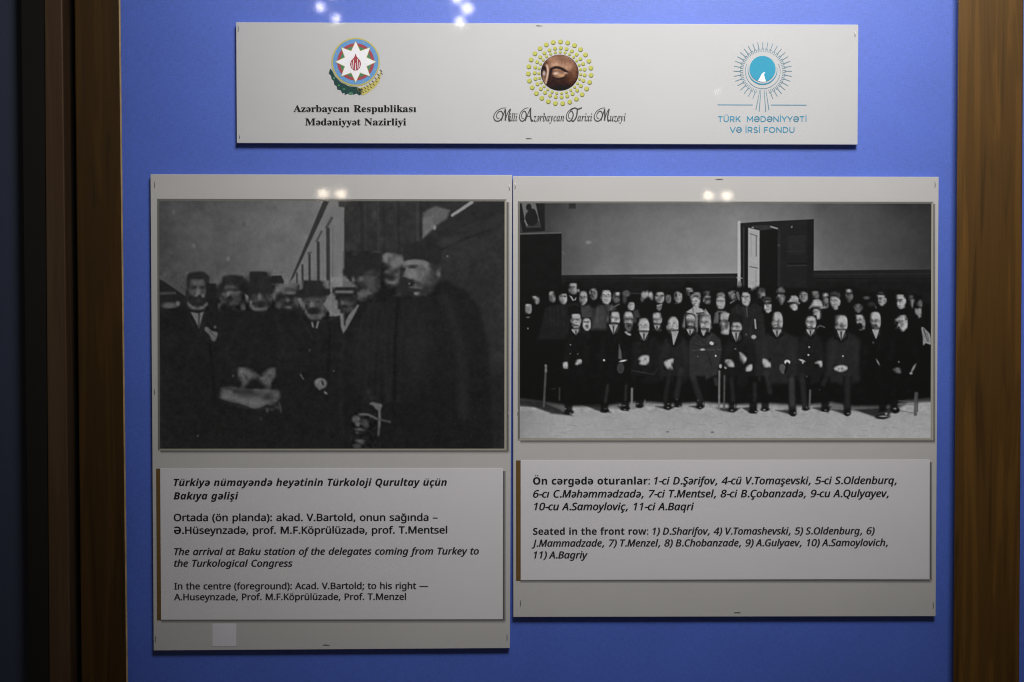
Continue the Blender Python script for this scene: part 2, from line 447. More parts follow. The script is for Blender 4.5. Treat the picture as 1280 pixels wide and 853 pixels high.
    (82,104,208,25,29,0,29,255,58,255,58,181,56,155,58,155,69,168,82,176,98,181,114,183,143,179,164,168,176,147,181,118,181,0,151,0,151,115,147,139,133,154,111,159,86,154,69,141,61,121,58,93,58,0),
    (82,105,87,12,44,210,31,214,28,221,26,229,28,237,31,243,44,248,56,243,59,237,61,229,59,221,56,214,4,29,0,29,180,58,180,58,0),
    (82,107,179,18,29,0,29,255,58,255,58,122,58,108,56,92,58,92,64,101,72,111,79,119,137,180,171,180,98,103,176,0,141,0,78,84,58,66,58,0),
    (82,108,87,4,29,0,29,255,58,255,58,0),
    (82,110,208,24,29,0,29,180,52,180,57,156,58,156,69,168,82,176,99,182,115,183,144,179,164,168,176,148,181,118,181,0,151,0,151,115,147,139,133,154,111,159,86,154,69,142,61,121,58,93,58,0),
    (82,111,203,20,101,-3,79,-1,59,8,42,21,29,39,21,62,19,91,24,130,41,159,68,178,102,183,125,181,145,172,162,159,174,141,182,118,185,91,179,51,162,21,136,2,16,102,21,126,26,142,40,151,62,154,91,151,119,142,141,125,154,101,159,78,154,61,141,52,119,49,91,52,62,62,40,78,26),
    (82,112,206,24,29,-81,29,180,52,180,57,156,58,156,68,166,79,175,94,181,114,183,144,178,168,160,183,131,188,91,183,50,168,21,144,2,114,-3,95,-1,79,4,58,23,56,23,58,8,58,-7,58,-81,18,109,21,124,23,136,30,146,41,152,55,158,91,154,119,146,140,131,154,109,159,86,154,70,143,61,124,58,96,58,91,61,61,69,39,84,26),
    (82,114,139,21,29,0,29,180,52,180,56,147,58,147,68,161,80,172,95,181,112,183,123,183,134,181,130,154,121,156,111,156,97,154,84,149,74,140,65,128,60,113,58,96,58,0),
    (82,115,161,40,74,-3,41,-1,18,8,18,35,44,25,74,21,94,22,107,28,114,36,118,47,114,59,100,70,73,82,43,96,24,111,19,122,17,136,22,156,36,171,58,180,84,183,116,180,142,171,132,148,108,156,82,159,67,158,55,153,48,146,46,138,50,125,64,114,92,103,121,90,139,74,144,63,146,50,141,27,126,10,103,0),
    (82,116,121,25,84,-3,58,1,47,8,38,19,32,33,31,52,31,157,6,157,6,171,31,183,43,221,61,221,61,180,112,180,112,157,61,157,61,53,62,39,68,29,78,22,89,21,102,22,114,24,114,2,101,-2),
    (82,117,208,24,92,-3,64,1,43,12,31,32,26,62,26,180,56,180,56,64,61,40,74,26,96,21,122,26,138,38,146,58,149,86,149,180,179,180,179,0,155,0,151,24,149,24,139,12,125,3,109,-2),
    (82,121,171,25,28,-81,14,-80,4,-78,4,-54,12,-56,24,-56,38,-54,48,-48,57,-38,64,-24,73,-1,1,180,32,180,71,78,80,52,86,29,88,29,94,51,102,78,139,180,171,180,94,-25,83,-48,69,-66,52,-77),
    (82,122,158,10,13,0,13,19,110,157,19,157,19,180,142,180,142,158,47,23,145,23,145,0),
    (82,246,203,20,101,-3,79,-1,59,8,42,21,29,39,21,62,19,91,24,130,41,159,68,178,102,183,125,181,145,172,162,159,174,141,182,118,185,91,179,51,162,21,136,2,16,102,21,126,26,142,40,151,62,154,91,151,119,142,141,125,154,101,159,78,154,61,141,52,119,49,91,52,62,62,40,78,26,12,54,229,56,236,59,241,71,245,81,241,85,236,86,229,85,221,81,216,71,212,59,216,56,221,12,118,229,119,236,122,241,133,245,144,241,148,236,149,229,148,221,144,216,133,212,122,216,119,221),
    (82,252,208,24,92,-3,64,1,43,12,31,32,26,62,26,180,56,180,56,64,61,40,74,26,96,21,122,26,138,38,146,58,149,86,149,180,179,180,179,0,155,0,151,24,149,24,139,12,125,3,109,-2,12,56,229,57,236,60,241,71,245,82,241,86,236,87,229,86,221,82,216,71,212,60,216,57,221,12,119,229,120,236,123,241,134,245,145,241,149,236,150,229,149,221,145,216,134,212,123,216,120,221),
    (82,287,206,35,98,-81,61,-78,32,-69,32,-42,62,-52,99,-56,120,-52,136,-42,146,-26,149,-6,149,2,149,13,150,24,148,24,126,4,92,-3,62,2,38,21,23,51,19,89,23,128,38,158,61,177,92,183,109,182,124,177,138,168,149,156,151,156,154,180,178,180,178,-3,173,-37,158,-61,133,-76,17,97,21,121,24,137,36,146,54,149,82,149,89,146,121,136,142,120,154,96,159,76,154,61,141,52,119,49,89,52,60,61,39,76,25,19,151,249,148,236,143,225,135,216,125,209,112,205,98,204,76,206,60,216,50,230,46,249,64,249,69,235,81,229,98,228,114,229,126,235,130,241,132,249),
    (82,305,87,4,29,0,29,180,58,180,58,0),
    (82,399,251,29,114,244,146,240,174,229,197,212,214,188,225,158,229,121,226,85,216,54,200,29,179,11,152,-1,123,-4,94,-1,70,9,51,25,36,47,28,73,24,104,24,127,188,127,182,162,168,189,144,205,112,210,72,206,35,194,35,228,71,239,9,188,96,66,96,69,68,79,47,98,32,124,28,149,32,168,46,181,68),
    (82,601,189,29,86,183,109,181,131,173,148,160,161,142,169,119,172,91,170,64,162,41,151,22,134,8,115,-1,92,-3,71,-1,53,7,38,19,28,35,21,55,19,78,19,96,142,96,138,122,126,142,108,154,84,158,54,155,26,146,26,172,54,181,9,141,72,49,72,52,51,60,35,74,24,93,21,112,24,126,34,136,51),
    (73,41,101,18,0,-53,27,-20,49,16,65,54,76,92,81,132,79,170,72,207,58,240,86,240,101,208,109,171,111,132,106,92,95,52,78,14,56,-21,28,-53),
    (73,44,90,7,5,-43,23,-1,38,39,70,39,71,35,51,-4,27,-43),
    (73,45,108,4,29,77,34,103,115,103,110,77),
    (73,46,90,12,44,-5,31,1,28,8,28,18,31,29,38,36,52,41,67,36,70,29,69,18,66,8,60,1),
    (73,48,192,20,95,-3,61,5,42,29,35,69,41,120,50,156,62,187,77,211,96,229,118,240,144,244,178,236,198,211,205,172,199,120,191,84,178,54,163,29,144,11,122,1,16,100,22,124,28,143,46,158,77,170,120,176,163,173,194,161,212,139,218,115,212,96,194,81,163,70,120,64,77,66,46,78,28),
    (73,49,192,11,91,0,124,168,129,191,134,209,122,200,109,191,79,169,68,189,142,240,167,240,119,0),
    (73,52,192,11,122,0,132,54,18,54,23,79,168,241,199,241,167,81,201,81,196,54,161,54,151,0,8,52,81,138,81,153,156,159,186,166,209,164,209,154,196,144,183),
    (73,53,192,31,82,-3,49,0,23,10,29,38,56,26,88,22,112,25,133,34,149,51,158,74,158,94,150,109,134,119,107,122,85,121,65,118,52,127,84,240,204,240,199,213,104,213,84,143,100,146,122,147,154,142,177,129,189,106,188,76,176,43,153,18,121,2),
    (73,54,192,38,99,-3,78,-1,61,8,47,22,38,43,35,69,39,102,54,153,65,177,79,199,97,217,119,231,146,240,177,243,192,242,206,240,201,215,188,218,172,219,151,217,132,211,117,202,104,190,93,176,85,159,72,122,74,122,86,132,100,142,117,148,137,150,164,146,183,131,193,108,192,78,180,44,159,18,132,2,19,104,21,124,25,141,35,154,52,162,78,164,98,158,114,146,124,126,127,111,125,98,121,86,113,76,104,69,94,65,83,65,54,69,41,78,31,89,24),
    (73,55,192,7,46,0,187,213,58,213,62,240,224,240,219,217,78,0),
    (73,56,192,34,96,-3,62,1,40,14,29,34,29,61,34,76,41,89,64,111,91,125,78,136,66,149,61,166,61,186,67,203,77,217,90,228,106,236,124,241,144,243,172,239,193,228,204,210,205,186,201,172,194,161,173,141,148,127,171,111,186,91,189,78,188,62,177,35,157,14,129,1,15,125,138,158,156,169,169,175,185,175,199,169,211,156,217,139,219,122,217,107,211,96,199,90,185,89,173,92,164,105,149,17,100,20,122,23,140,32,152,45,159,62,159,78,151,91,137,102,118,111,113,113,92,103,75,91,64,78,58,61,58,45,64,32,78,23),
    (73,57,192,39,64,-3,48,-2,34,0,39,25,68,21,90,22,108,29,124,38,137,49,148,64,156,81,168,118,166,118,155,107,141,98,124,92,104,89,77,94,58,109,48,131,49,162,56,186,68,206,82,221,100,233,120,241,142,243,163,240,181,231,194,217,203,197,206,170,202,138,188,86,176,62,162,41,144,23,122,9,95,-1,19,114,113,130,114,144,119,156,127,166,136,172,146,176,157,176,186,171,198,164,209,152,216,137,218,118,215,100,204,87,187,79,162,77,142,82,126,95,116),
    (73,65,189,8,-19,0,111,240,142,240,172,0,142,0,134,74,52,74,14,0,8,67,101,131,101,125,152,122,180,121,207,120,207,108,180,93,151),
    (73,66,201,22,14,0,64,240,127,240,156,236,179,227,193,209,198,185,194,162,183,145,166,132,144,125,144,123,159,117,171,107,179,92,182,74,179,52,171,33,156,19,138,8,116,2,91,0,12,73,138,112,138,139,142,151,148,159,157,165,168,166,181,164,195,156,206,143,212,123,214,89,214,11,49,26,91,26,117,29,136,38,147,54,151,74,148,89,141,102,126,110,105,113,68,113),
    (73,67,197,33,109,-3,74,2,47,21,30,50,24,88,29,132,44,174,56,192,71,209,88,223,107,234,129,241,154,243,185,240,212,229,200,205,180,213,154,217,131,214,110,206,94,192,80,176,69,156,62,134,56,89,60,62,72,41,90,28,115,23,142,26,168,33,168,7,141,-1),
    (73,68,224,13,14,0,64,240,121,240,160,234,189,216,208,186,214,144,209,104,198,70,178,41,149,19,115,4,73,0,13,49,26,74,26,107,30,133,42,154,60,169,84,179,112,182,144,178,176,164,198,144,210,118,214,89,214),
    (73,71,228,38,115,-3,77,2,48,21,30,49,24,87,26,119,33,148,44,175,60,198,79,217,101,231,126,240,154,243,192,239,223,229,211,203,185,212,153,217,127,212,104,200,84,181,69,155,59,124,56,89,58,71,62,56,71,42,83,32,99,26,118,23,141,25,159,29,175,100,128,100,134,126,211,126,185,9,153,0),
    (73,74,92,15,-27,-64,-52,-60,-51,-34,-40,-36,-28,-38,-14,-35,-1,-28,8,-16,14,3,65,240,95,240,44,-1,34,-29,18,-49,-2,-60),
    (73,77,282,21,13,0,64,240,106,240,129,44,131,44,238,240,283,240,234,0,204,0,234,142,242,182,250,211,249,211,134,0,110,0,84,210,83,210,81,192,77,168,72,144,42,0),
    (73,79,242,24,113,-3,75,3,47,22,30,51,24,89,26,120,32,148,42,174,56,198,74,217,95,231,119,241,146,244,182,237,209,218,226,188,232,149,230,119,224,91,215,64,202,42,185,23,164,9,141,-1,24,114,23,133,26,150,33,165,45,177,61,187,80,194,101,198,125,200,150,196,178,185,199,167,212,143,217,124,214,107,207,92,195,79,180,69,161,62,139,58,116,56,91,60,62,71,41,90,28),
    (73,81,242,27,155,-57,119,-3,116,-3,113,-3,75,3,47,22,30,51,24,89,26,120,32,148,42,174,56,198,74,217,95,231,119,241,146,244,182,237,209,218,226,188,232,149,229,116,222,84,210,56,194,33,173,14,148,2,193,-57,23,114,23,134,26,151,33,165,45,178,61,187,80,194,101,200,150,196,178,185,199,167,212,143,217,124,214,107,207,92,195,79,180,69,161,62,139,58,116,56,91,60,62,71,41,90,28),
    (73,83,169,43,62,-3,31,-1,6,8,6,37,31,28,62,23,91,28,102,34,111,42,117,53,119,67,116,79,109,90,79,112,56,128,41,148,37,159,35,174,38,194,46,211,59,225,75,235,94,241,114,243,148,239,174,229,163,204,141,212,114,217,96,214,81,206,71,193,67,176,71,159,82,146,101,134,127,117,144,97,149,84,150,69,144,38,126,15,98,1),
    (73,84,168,8,51,0,96,213,30,213,36,240,198,240,192,213,127,213,81,0),
    (73,86,186,11,57,0,31,240,61,240,76,88,78,60,79,34,91,59,105,88,183,240,216,240,89,0),
    (73,97,191,26,65,-3,45,1,30,12,19,31,16,58,18,82,22,106,31,128,41,146,54,161,69,173,86,181,104,183,121,181,133,174,143,164,150,152,151,152,162,180,185,180,146,0,123,0,128,33,126,33,99,8,82,-1,19,74,21,87,23,99,30,121,55,136,89,139,108,140,122,138,137,131,148,121,156,108,159,95,156,83,150,64,128,51,96,46,58,48,41,54,30,62,23),
    (73,98,194,29,91,-3,74,-1,61,6,51,16,44,28,42,28,32,0,9,0,64,255,93,255,80,195,75,172,70,154,68,146,69,146,96,172,111,180,129,183,149,179,164,168,174,148,178,122,176,98,172,75,164,54,154,35,142,19,127,7,110,-1,18,88,21,101,23,112,30,122,40,131,52,144,85,148,122,141,149,119,159,108,156,96,150,75,128,59,96,55,77,54,58,56,43,62,31,72,24),
    (73,99,152,32,83,-3,56,1,34,13,21,34,16,64,18,88,22,109,31,130,41,148,55,162,71,174,89,181,110,183,134,181,155,174,146,150,131,156,111,159,92,155,77,146,64,131,54,111,48,89,46,64,49,46,57,32,69,24,86,21,108,24,129,32,129,8,108,-1),
    (73,100,194,28,65,-3,45,1,30,12,19,31,16,58,18,82,22,105,29,126,40,145,52,161,68,173,85,181,104,183,121,181,134,174,143,164,150,152,151,152,155,174,159,196,171,255,201,255,146,0,122,0,126,33,124,33,98,8,82,-1,17,75,21,86,23,98,29,119,52,134,84,139,102,140,122,138,137,132,148,122,156,106,159,94,156,82,150,63,127,51,94,46,58,54,30),
    (73,101,168,34,81,-3,54,1,33,15,21,36,16,64,18,86,22,107,30,127,40,145,53,161,69,173,86,181,106,183,129,181,144,172,154,159,158,141,155,124,147,109,132,96,112,86,86,80,52,78,47,78,46,71,46,66,49,47,56,33,69,24,87,21,111,25,136,35,136,10,111,1,14,51,102,53,102,91,105,106,110,118,117,126,127,129,139,127,147,122,153,115,158,104,159,89,155,73,144,61,126),
    (73,102,107,36,-16,-81,-28,-79,-38,-78,-38,-52,-29,-55,-19,-56,-8,-54,0,-46,11,-18,48,158,16,158,19,170,52,181,56,197,69,233,78,244,89,251,102,256,118,257,134,255,149,251,141,228,131,231,119,232,107,231,98,226,91,214,86,197,82,180,120,180,116,158,78,158,39,-21,32,-46,21,-65,5,-77),
    (73,103,194,40,62,-81,32,-78,8,-69,8,-42,32,-52,61,-56,81,-54,96,-46,107,-32,114,-12,118,1,122,19,126,33,124,33,99,8,83,-1,65,-3,46,1,30,12,19,31,16,58,18,82,22,105,29,126,40,145,52,161,68,173,85,181,104,183,121,181,134,174,143,164,150,152,151,152,162,180,185,180,144,-11,133,-43,116,-64,92,-76,17,75,21,86,23,98,29,119,52,134,84,140,122,138,137,132,148,122,156,107,159,94,156,82,150,72,140,63,127,51,94,46,58,54,30),
    (73,104,194,32,9,0,64,255,93,255,79,189,74,168,68,146,69,146,84,163,104,178,117,182,130,183,149,180,163,171,172,157,176,137,174,124,172,109,148,0,119,0,142,113,146,135,144,145,140,152,133,157,122,159,111,156,98,151,85,140,73,125,63,104,56,78,39,0),
    (73,105,87,10,71,210,60,214,56,226,61,241,67,246,75,247,87,243,91,232,89,222,84,216,4,9,0,48,180,78,180,39,0),
    (73,107,166,14,9,0,63,255,93,255,71,154,61,112,56,93,141,180,176,180,99,102,147,0,114,0,76,84,52,65,39,0),
    (73,108,87,4,9,0,64,255,93,255,39,0),
    (73,109,294,54,9,0,48,180,72,180,68,147,70,147,84,164,103,178,114,182,128,183,144,181,156,172,164,160,168,143,169,143,186,162,206,178,218,182,231,183,250,181,264,172,272,158,275,139,274,124,271,109,248,0,218,0,242,113,245,126,246,136,244,146,240,152,233,157,222,159,211,156,199,151,188,140,177,126,168,106,161,81,143,0,114,0,138,113,141,135,139,145,136,152,129,157,119,159,108,156,96,151,84,140,72,125,63,104,56,78,39,0),
    (73,110,194,28,8,-1,47,181,73,181,69,148,84,164,104,179,117,183,130,184,150,181,164,172,174,158,177,139,176,123,173,109,149,-1,118,-1,142,113,144,126,145,136,139,152,122,158,111,156,98,149,86,139,74,124,64,104,56,78,39,-1),
    (73,111,189,22,83,-2,56,2,34,16,21,38,16,66,22,108,29,128,39,145,51,160,67,172,85,180,106,182,134,178,156,164,169,142,173,113,168,72,161,52,151,34,138,19,122,8,104,0,20,85,22,101,24,114,33,126,47,135,66,141,89,143,116,139,136,128,152,119,156,106,158,89,154,74,145,62,131,53,112,48,89,46,66,49,47,56,33,69,24),
    (73,113,194,29,100,-81,116,-4,120,10,124,26,126,33,124,33,99,8,83,-1,65,-3,46,1,30,12,19,31,16,58,18,82,22,105,29,126,40,145,52,161,68,173,85,181,105,183,121,181,134,174,143,164,150,152,151,152,162,180,185,180,129,-81,18,75,21,86,23,98,29,118,52,134,84,138,103,140,122,138,136,132,148,122,156,107,159,94,156,82,150,72,140,63,127,51,94,46,58,54,30),
    (73,114,134,18,9,0,48,180,72,180,68,147,70,147,84,164,102,178,124,183,134,183,144,181,138,154,121,156,104,154,91,146,79,132,69,118,56,82,39,0),
    (73,115,145,39,52,-3,23,0,2,8,2,35,24,26,51,21,69,22,81,29,89,38,92,49,90,58,85,65,61,82,44,92,32,104,25,117,23,132,27,153,39,169,59,180,84,183,114,179,138,171,129,148,109,155,84,159,71,157,61,152,54,144,52,134,54,126,58,119,82,102,111,82,119,69,122,52,117,28,103,11,81,0),
    (73,116,111,27,62,-3,46,-1,32,6,22,18,19,36,20,47,22,60,42,158,15,158,18,171,48,184,69,221,86,221,77,180,122,180,118,158,72,158,52,59,50,49,49,39,53,26,58,22,66,21,78,22,91,25,91,2,78,-1),
    (73,117,194,30,64,-3,45,-1,31,8,21,22,19,41,19,56,22,70,46,180,76,180,51,67,48,44,50,35,54,28,61,22,72,21,84,23,96,29,109,40,121,55,132,76,139,102,156,180,185,180,146,0,122,0,126,33,124,33,109,17,89,2,78,-2),
    (73,118,157,14,37,0,16,180,46,180,56,80,58,59,59,38,59,22,61,22,69,42,79,63,88,81,141,180,173,180,76,0),
    (73,121,157,25,-8,-81,-22,-79,-32,-78,-32,-53,-21,-56,-10,-56,2,-54,13,-48,32,-24,43,-2,16,180,46,180,58,91,60,68,61,43,62,24,70,40,80,62,89,81,141,180,173,180,59,-30,45,-52,31,-68,13,-78),
    (73,122,149,10,-5,0,-1,20,111,158,34,158,38,180,148,180,142,156,33,22,119,22,114,0),
    (73,199,197,33,109,-3,74,2,47,21,30,50,24,88,29,132,44,174,56,192,71,209,88,223,107,234,129,241,154,243,185,240,212,229,200,205,180,213,154,217,131,214,110,206,94,192,80,176,69,156,62,134,56,89,60,62,72,41,90,28,115,23,142,26,168,33,168,7,141,-1,21,121,-47,115,-61,104,-72,87,-78,64,-81,55,-80,48,-79,52,-61,59,-62,69,-62,88,-59,94,-54,98,-48,97,-40,91,-34,71,-29,91,0,111,0,98,-18,112,-23,121,-32),
    (73,231,152,32,83,-3,56,1,34,13,21,34,16,64,18,88,22,109,31,130,41,148,55,162,71,174,89,181,110,183,134,181,155,174,146,150,131,156,111,159,92,155,77,146,64,131,54,111,48,89,46,64,49,46,57,32,69,24,86,21,108,24,129,32,129,8,108,-1,21,95,-47,89,-61,77,-72,60,-78,38,-81,29,-80,21,-79,26,-61,33,-62,42,-62,62,-59,68,-54,71,-48,70,-40,64,-34,44,-29,64,0,84,0,72,-18,85,-23,94,-32),
    (73,252,194,30,64,-3,45,-1,31,8,21,22,19,41,19,56,22,70,46,180,76,180,51,67,48,44,50,35,54,28,61,22,72,21,84,23,96,29,109,40,121,55,132,76,139,102,156,180,185,180,146,0,122,0,126,33,124,33,109,17,89,2,78,-2,12,84,229,87,236,91,241,103,245,113,241,116,236,116,229,112,221,108,216,96,212,86,216,84,221,12,147,229,149,236,154,241,166,245,176,241,179,236,178,229,176,221,171,216,159,212,149,216,146,221),
    (73,305,87,4,9,0,48,180,78,180,39,0),
    (73,350,169,43,62,-3,31,-1,6,8,6,37,31,28,62,23,91,28,102,34,111,42,117,53,119,67,116,79,109,90,79,112,56,128,41,148,37,159,35,174,38,194,46,211,59,225,75,235,94,241,114,243,148,239,174,229,163,204,141,212,114,217,96,214,81,206,71,193,67,176,71,159,82,146,101,134,127,117,144,97,149,84,150,69,144,38,126,15,98,1,21,93,-47,88,-61,76,-72,59,-78,36,-81,27,-80,20,-79,24,-61,32,-62,41,-62,61,-59,66,-54,69,-48,69,-40,63,-34,42,-29,63,0,82,0,70,-18,84,-23,92,-32),
    (73,351,145,39,52,-3,23,0,2,8,2,35,24,26,51,21,69,22,81,29,89,38,92,49,90,58,85,65,61,82,44,92,32,104,25,117,23,132,27,153,39,169,59,180,84,183,114,179,138,171,129,148,109,155,84,159,71,157,61,152,54,144,52,134,54,126,58,119,82,102,111,82,119,69,122,52,117,28,103,11,81,0,21,79,-47,73,-61,62,-72,44,-78,22,-81,13,-80,6,-79,10,-61,18,-62,28,-62,46,-59,52,-54,55,-48,54,-40,49,-34,29,-29,49,0,69,0,56,-18,70,-23,79,-32),
    (73,601,168,34,92,183,120,179,141,165,153,144,158,116,156,94,151,73,144,53,133,35,121,19,105,7,88,-1,68,-3,45,-1,29,8,19,21,16,39,19,56,27,71,41,84,61,94,88,100,121,102,127,102,128,109,128,114,125,133,118,147,105,156,87,159,62,155,38,145,38,170,63,179,14,122,78,120,78,83,75,68,70,56,63,48,53,45,41,46,33,51,27,58,22,69,21,85,25,100,36,113,54),
    (66,58,90,12,44,139,30,144,26,151,24,162,26,172,30,179,44,185,59,179,64,172,66,162,64,151,59,144,12,44,-5,30,1,26,8,24,18,26,29,30,36,44,41,59,36,64,29,66,18,64,8,59,1),
    (66,83,185,43,83,-3,48,0,16,11,16,58,51,45,69,40,88,39,103,41,114,46,120,54,122,64,119,76,109,86,75,103,57,112,39,127,24,147,19,159,18,175,24,204,40,225,66,239,99,243,135,239,171,226,154,187,124,197,98,201,85,199,76,194,70,186,68,177,71,165,79,156,113,138,144,121,156,110,164,98,170,84,172,66,166,38,149,16,121,1),
    (66,97,203,31,71,-3,49,0,30,11,18,29,14,55,19,80,34,98,60,109,96,113,128,114,128,122,126,135,121,143,111,148,99,150,73,146,48,137,31,171,64,182,101,187,134,183,158,171,172,151,178,122,178,0,142,0,133,25,132,25,119,12,107,3,91,-2,13,89,33,104,36,117,43,125,54,128,70,128,85,109,84,88,82,75,76,68,66,66,54,67,44,72,38),
    (66,99,172,27,101,-3,64,2,38,19,21,49,15,91,18,121,26,146,40,164,58,177,80,184,105,187,138,183,162,174,148,136,126,143,105,146,84,140,71,122,66,91,69,67,76,51,89,41,105,38,133,41,156,53,156,11,132,0),
    (66,100,212,25,84,-3,56,2,34,21,20,51,15,91,20,132,34,162,57,181,86,187,104,185,118,179,129,171,138,160,140,160,138,176,136,196,136,255,186,255,186,0,148,0,138,24,136,24,128,13,116,4,102,-1,17,102,37,119,39,131,49,138,64,140,86,140,91,138,114,131,132,120,142,101,146,86,142,75,132,68,114,66,91,68,67,75,50,86,40),
    (66,101,199,27,109,-3,83,-1,61,7,41,20,28,38,18,61,15,91,18,120,26,144,39,162,56,176,78,184,102,187,136,181,162,165,179,139,184,103,184,79,66,79,69,61,78,46,92,37,111,34,144,38,174,48,174,10,145,0,9,67,112,137,112,134,128,128,140,118,148,102,151,89,149,78,142,71,130),
    (66,102,130,25,34,0,34,146,7,146,7,170,34,183,34,197,36,218,42,233,52,244,64,251,81,256,99,257,126,254,145,249,132,212,120,216,104,218,96,216,89,211,84,195,84,183,128,183,128,146,84,146,84,0),
    (66,103,212,34,95,-81,59,-78,26,-70,26,-30,61,-41,98,-44,119,-39,132,-26,136,-2,136,1,137,13,138,24,136,24,126,11,114,3,100,-2,84,-3,55,3,33,22,19,52,15,91,20,131,34,161,56,181,86,187,116,180,139,160,140,160,144,183,186,183,186,-1,181,-35,163,-60,134,-76,15,102,36,119,39,131,47,138,62,140,85,140,91,138,116,131,133,119,143,101,146,82,140,70,121,66,91,70,60,82,42),
    (66,104,221,26,26,0,26,255,76,255,76,203,76,178,74,160,76,160,86,172,99,181,114,185,129,187,156,182,178,171,191,150,196,119,196,0,146,0,146,107,142,129,132,142,116,147,97,143,85,131,78,112,76,86,76,0),
    (66,105,102,13,51,206,41,208,32,211,26,219,24,231,26,242,32,250,51,255,71,250,76,242,79,231,76,219,71,211,4,26,0,26,183,76,183,76,0),
    (66,108,102,4,26,0,26,255,76,255,76,0),
    (66,110,221,25,26,0,26,183,64,183,71,160,74,160,84,172,98,181,114,185,130,187,157,182,178,171,191,150,196,119,196,0,146,0,146,107,144,124,138,137,129,144,116,147,97,143,84,131,78,112,76,86,76,0),
    (66,111,208,20,103,-3,79,-1,58,8,40,21,26,40,18,64,15,92,21,132,39,162,68,181,104,187,129,184,150,176,168,162,181,144,190,120,192,92,187,51,169,21,141,3,16,104,37,121,41,132,51,139,68,142,92,139,116,132,132,121,143,104,146,87,143,75,132,68,116,66,92,68,68,75,51,87,41),
    (66,114,152,20,26,0,26,183,64,183,71,152,74,152,84,166,96,177,111,184,129,187,138,186,146,186,142,138,135,139,127,140,102,136,92,129,84,121,78,109,76,93,76,0),
    (66,116,146,25,89,-3,59,2,48,9,39,21,34,36,32,58,32,146,8,146,8,167,35,184,50,222,82,222,82,183,133,183,133,146,82,146,82,58,83,48,88,42,94,38,103,37,119,38,135,42,135,5,115,-1),
    (66,117,221,25,91,-3,64,1,43,12,29,33,25,64,25,183,75,183,75,76,77,59,82,47,91,39,105,37,124,41,136,52,142,71,144,97,144,183,194,183,194,0,156,0,149,24,147,24,136,11,122,3,107,-2),
    (66,119,288,37,56,0,3,183,53,183,74,102,78,82,82,59,84,42,86,42,87,54,89,71,92,86,94,96,116,183,172,183,193,96,196,80,199,59,201,42,202,42,205,59,209,82,213,102,235,183,284,183,231,0,177,0,163,64,159,81,154,105,148,129,144,145,142,145,139,129,134,105,128,81,124,64,109,0),
    (66,214,268,24,134,-3,98,1,69,12,48,31,32,56,22,86,19,121,22,156,32,186,48,210,69,228,98,239,134,244,169,239,198,228,220,210,236,185,245,155,248,120,245,86,236,55,220,31,198,12,169,1,16,134,39,162,45,181,61,191,87,194,120,191,154,181,179,162,196,134,201,106,196,88,179,76,154,73,120,76,87,88,61,106,45,12,86,292,88,299,91,305,102,309,113,305,117,299,118,292,117,285,113,279,102,276,91,279,88,285,12,149,292,151,299,154,305,165,309,176,305,179,299,181,292,179,285,176,279,165,276,154,279,151,285),
    (66,601,199,27,90,187,116,184,139,176,158,164,172,146,181,122,184,93,181,64,173,39,160,21,142,8,122,-1,98,-3,63,2,38,18,21,44,15,80,15,104,133,104,130,123,121,138,106,146,88,149,56,146,26,135,26,174,54,184,9,132,71,62,71,64,56,71,43,82,35,97,32,110,34,121,42,129,54),
    (83,65,218,26,-4,0,-4,9,4,11,12,15,24,38,103,233,112,232,192,43,206,17,212,11,222,9,222,0,114,0,114,9,135,12,142,23,136,41,126,66,52,66,39,35,38,29,38,24,43,13,62,9,64,9,64,0,3,57,80,121,80,88,159),
    (83,77,317,40,7,0,7,9,21,11,31,16,36,25,38,39,38,191,35,208,26,216,8,219,8,228,92,228,159,71,224,228,309,228,309,219,295,217,286,211,282,202,280,189,280,42,282,21,291,12,308,9,308,0,198,0,198,9,216,12,225,22,228,42,228,199,144,0,135,0,52,194,52,40,54,24,60,15,69,10,84,9,84,0),
    (83,78,247,31,201,-6,53,175,53,39,55,24,59,16,68,11,83,9,83,0,9,0,9,9,27,12,36,21,38,39,38,194,18,217,9,219,9,228,78,228,196,84,196,189,193,207,184,216,166,219,166,228,240,228,240,219,225,218,217,212,212,203,211,188,211,-6),
    (83,82,236,34,8,0,8,9,22,11,31,16,36,25,38,40,38,189,36,203,31,212,22,217,8,219,8,228,109,228,152,224,184,213,202,194,209,168,203,142,186,124,158,112,216,25,226,12,239,9,240,9,240,0,169,0,101,106,91,106,91,40,92,25,97,16,106,11,121,9,121,0,12,91,117,102,117,124,120,140,129,149,145,152,168,148,194,134,210,112,216,101,214,95,211,91,192),
    (83,97,172,46,128,-5,108,1,100,18,76,1,48,-4,32,-2,20,6,12,18,10,32,16,52,32,68,59,82,99,95,99,121,98,132,93,141,86,146,74,148,58,145,52,137,57,128,61,116,60,108,55,101,48,97,39,96,29,97,22,102,18,109,16,118,19,129,24,139,34,148,48,154,63,158,81,159,112,156,132,146,142,129,146,105,146,31,148,20,152,17,160,21,164,14,147,-1,8,76,17,87,21,99,32,99,84,77,76,64,61,59,42,63,23),
    (83,98,181,24,21,-6,21,194,18,214,4,219,4,228,69,228,69,139,88,154,111,159,128,157,142,149,154,138,163,122,169,104,171,83,169,59,161,38,150,20,135,6,117,-2,96,-5,74,0,52,14,26,-6,14,91,7,106,11,116,24,121,48,122,80,121,107,116,126,106,136,92,140,78,135,72,129,69,121,69,34,75,14),
    (83,99,147,38,78,-5,60,-2,43,6,29,18,19,34,12,53,10,75,12,98,20,118,32,136,48,148,66,157,88,159,109,157,125,149,135,138,139,122,138,114,133,108,127,104,118,102,103,108,98,125,98,131,99,136,95,145,84,148,69,142,59,124,56,94,59,61,69,38,83,24,102,19,119,23,136,36,142,30,114,4),
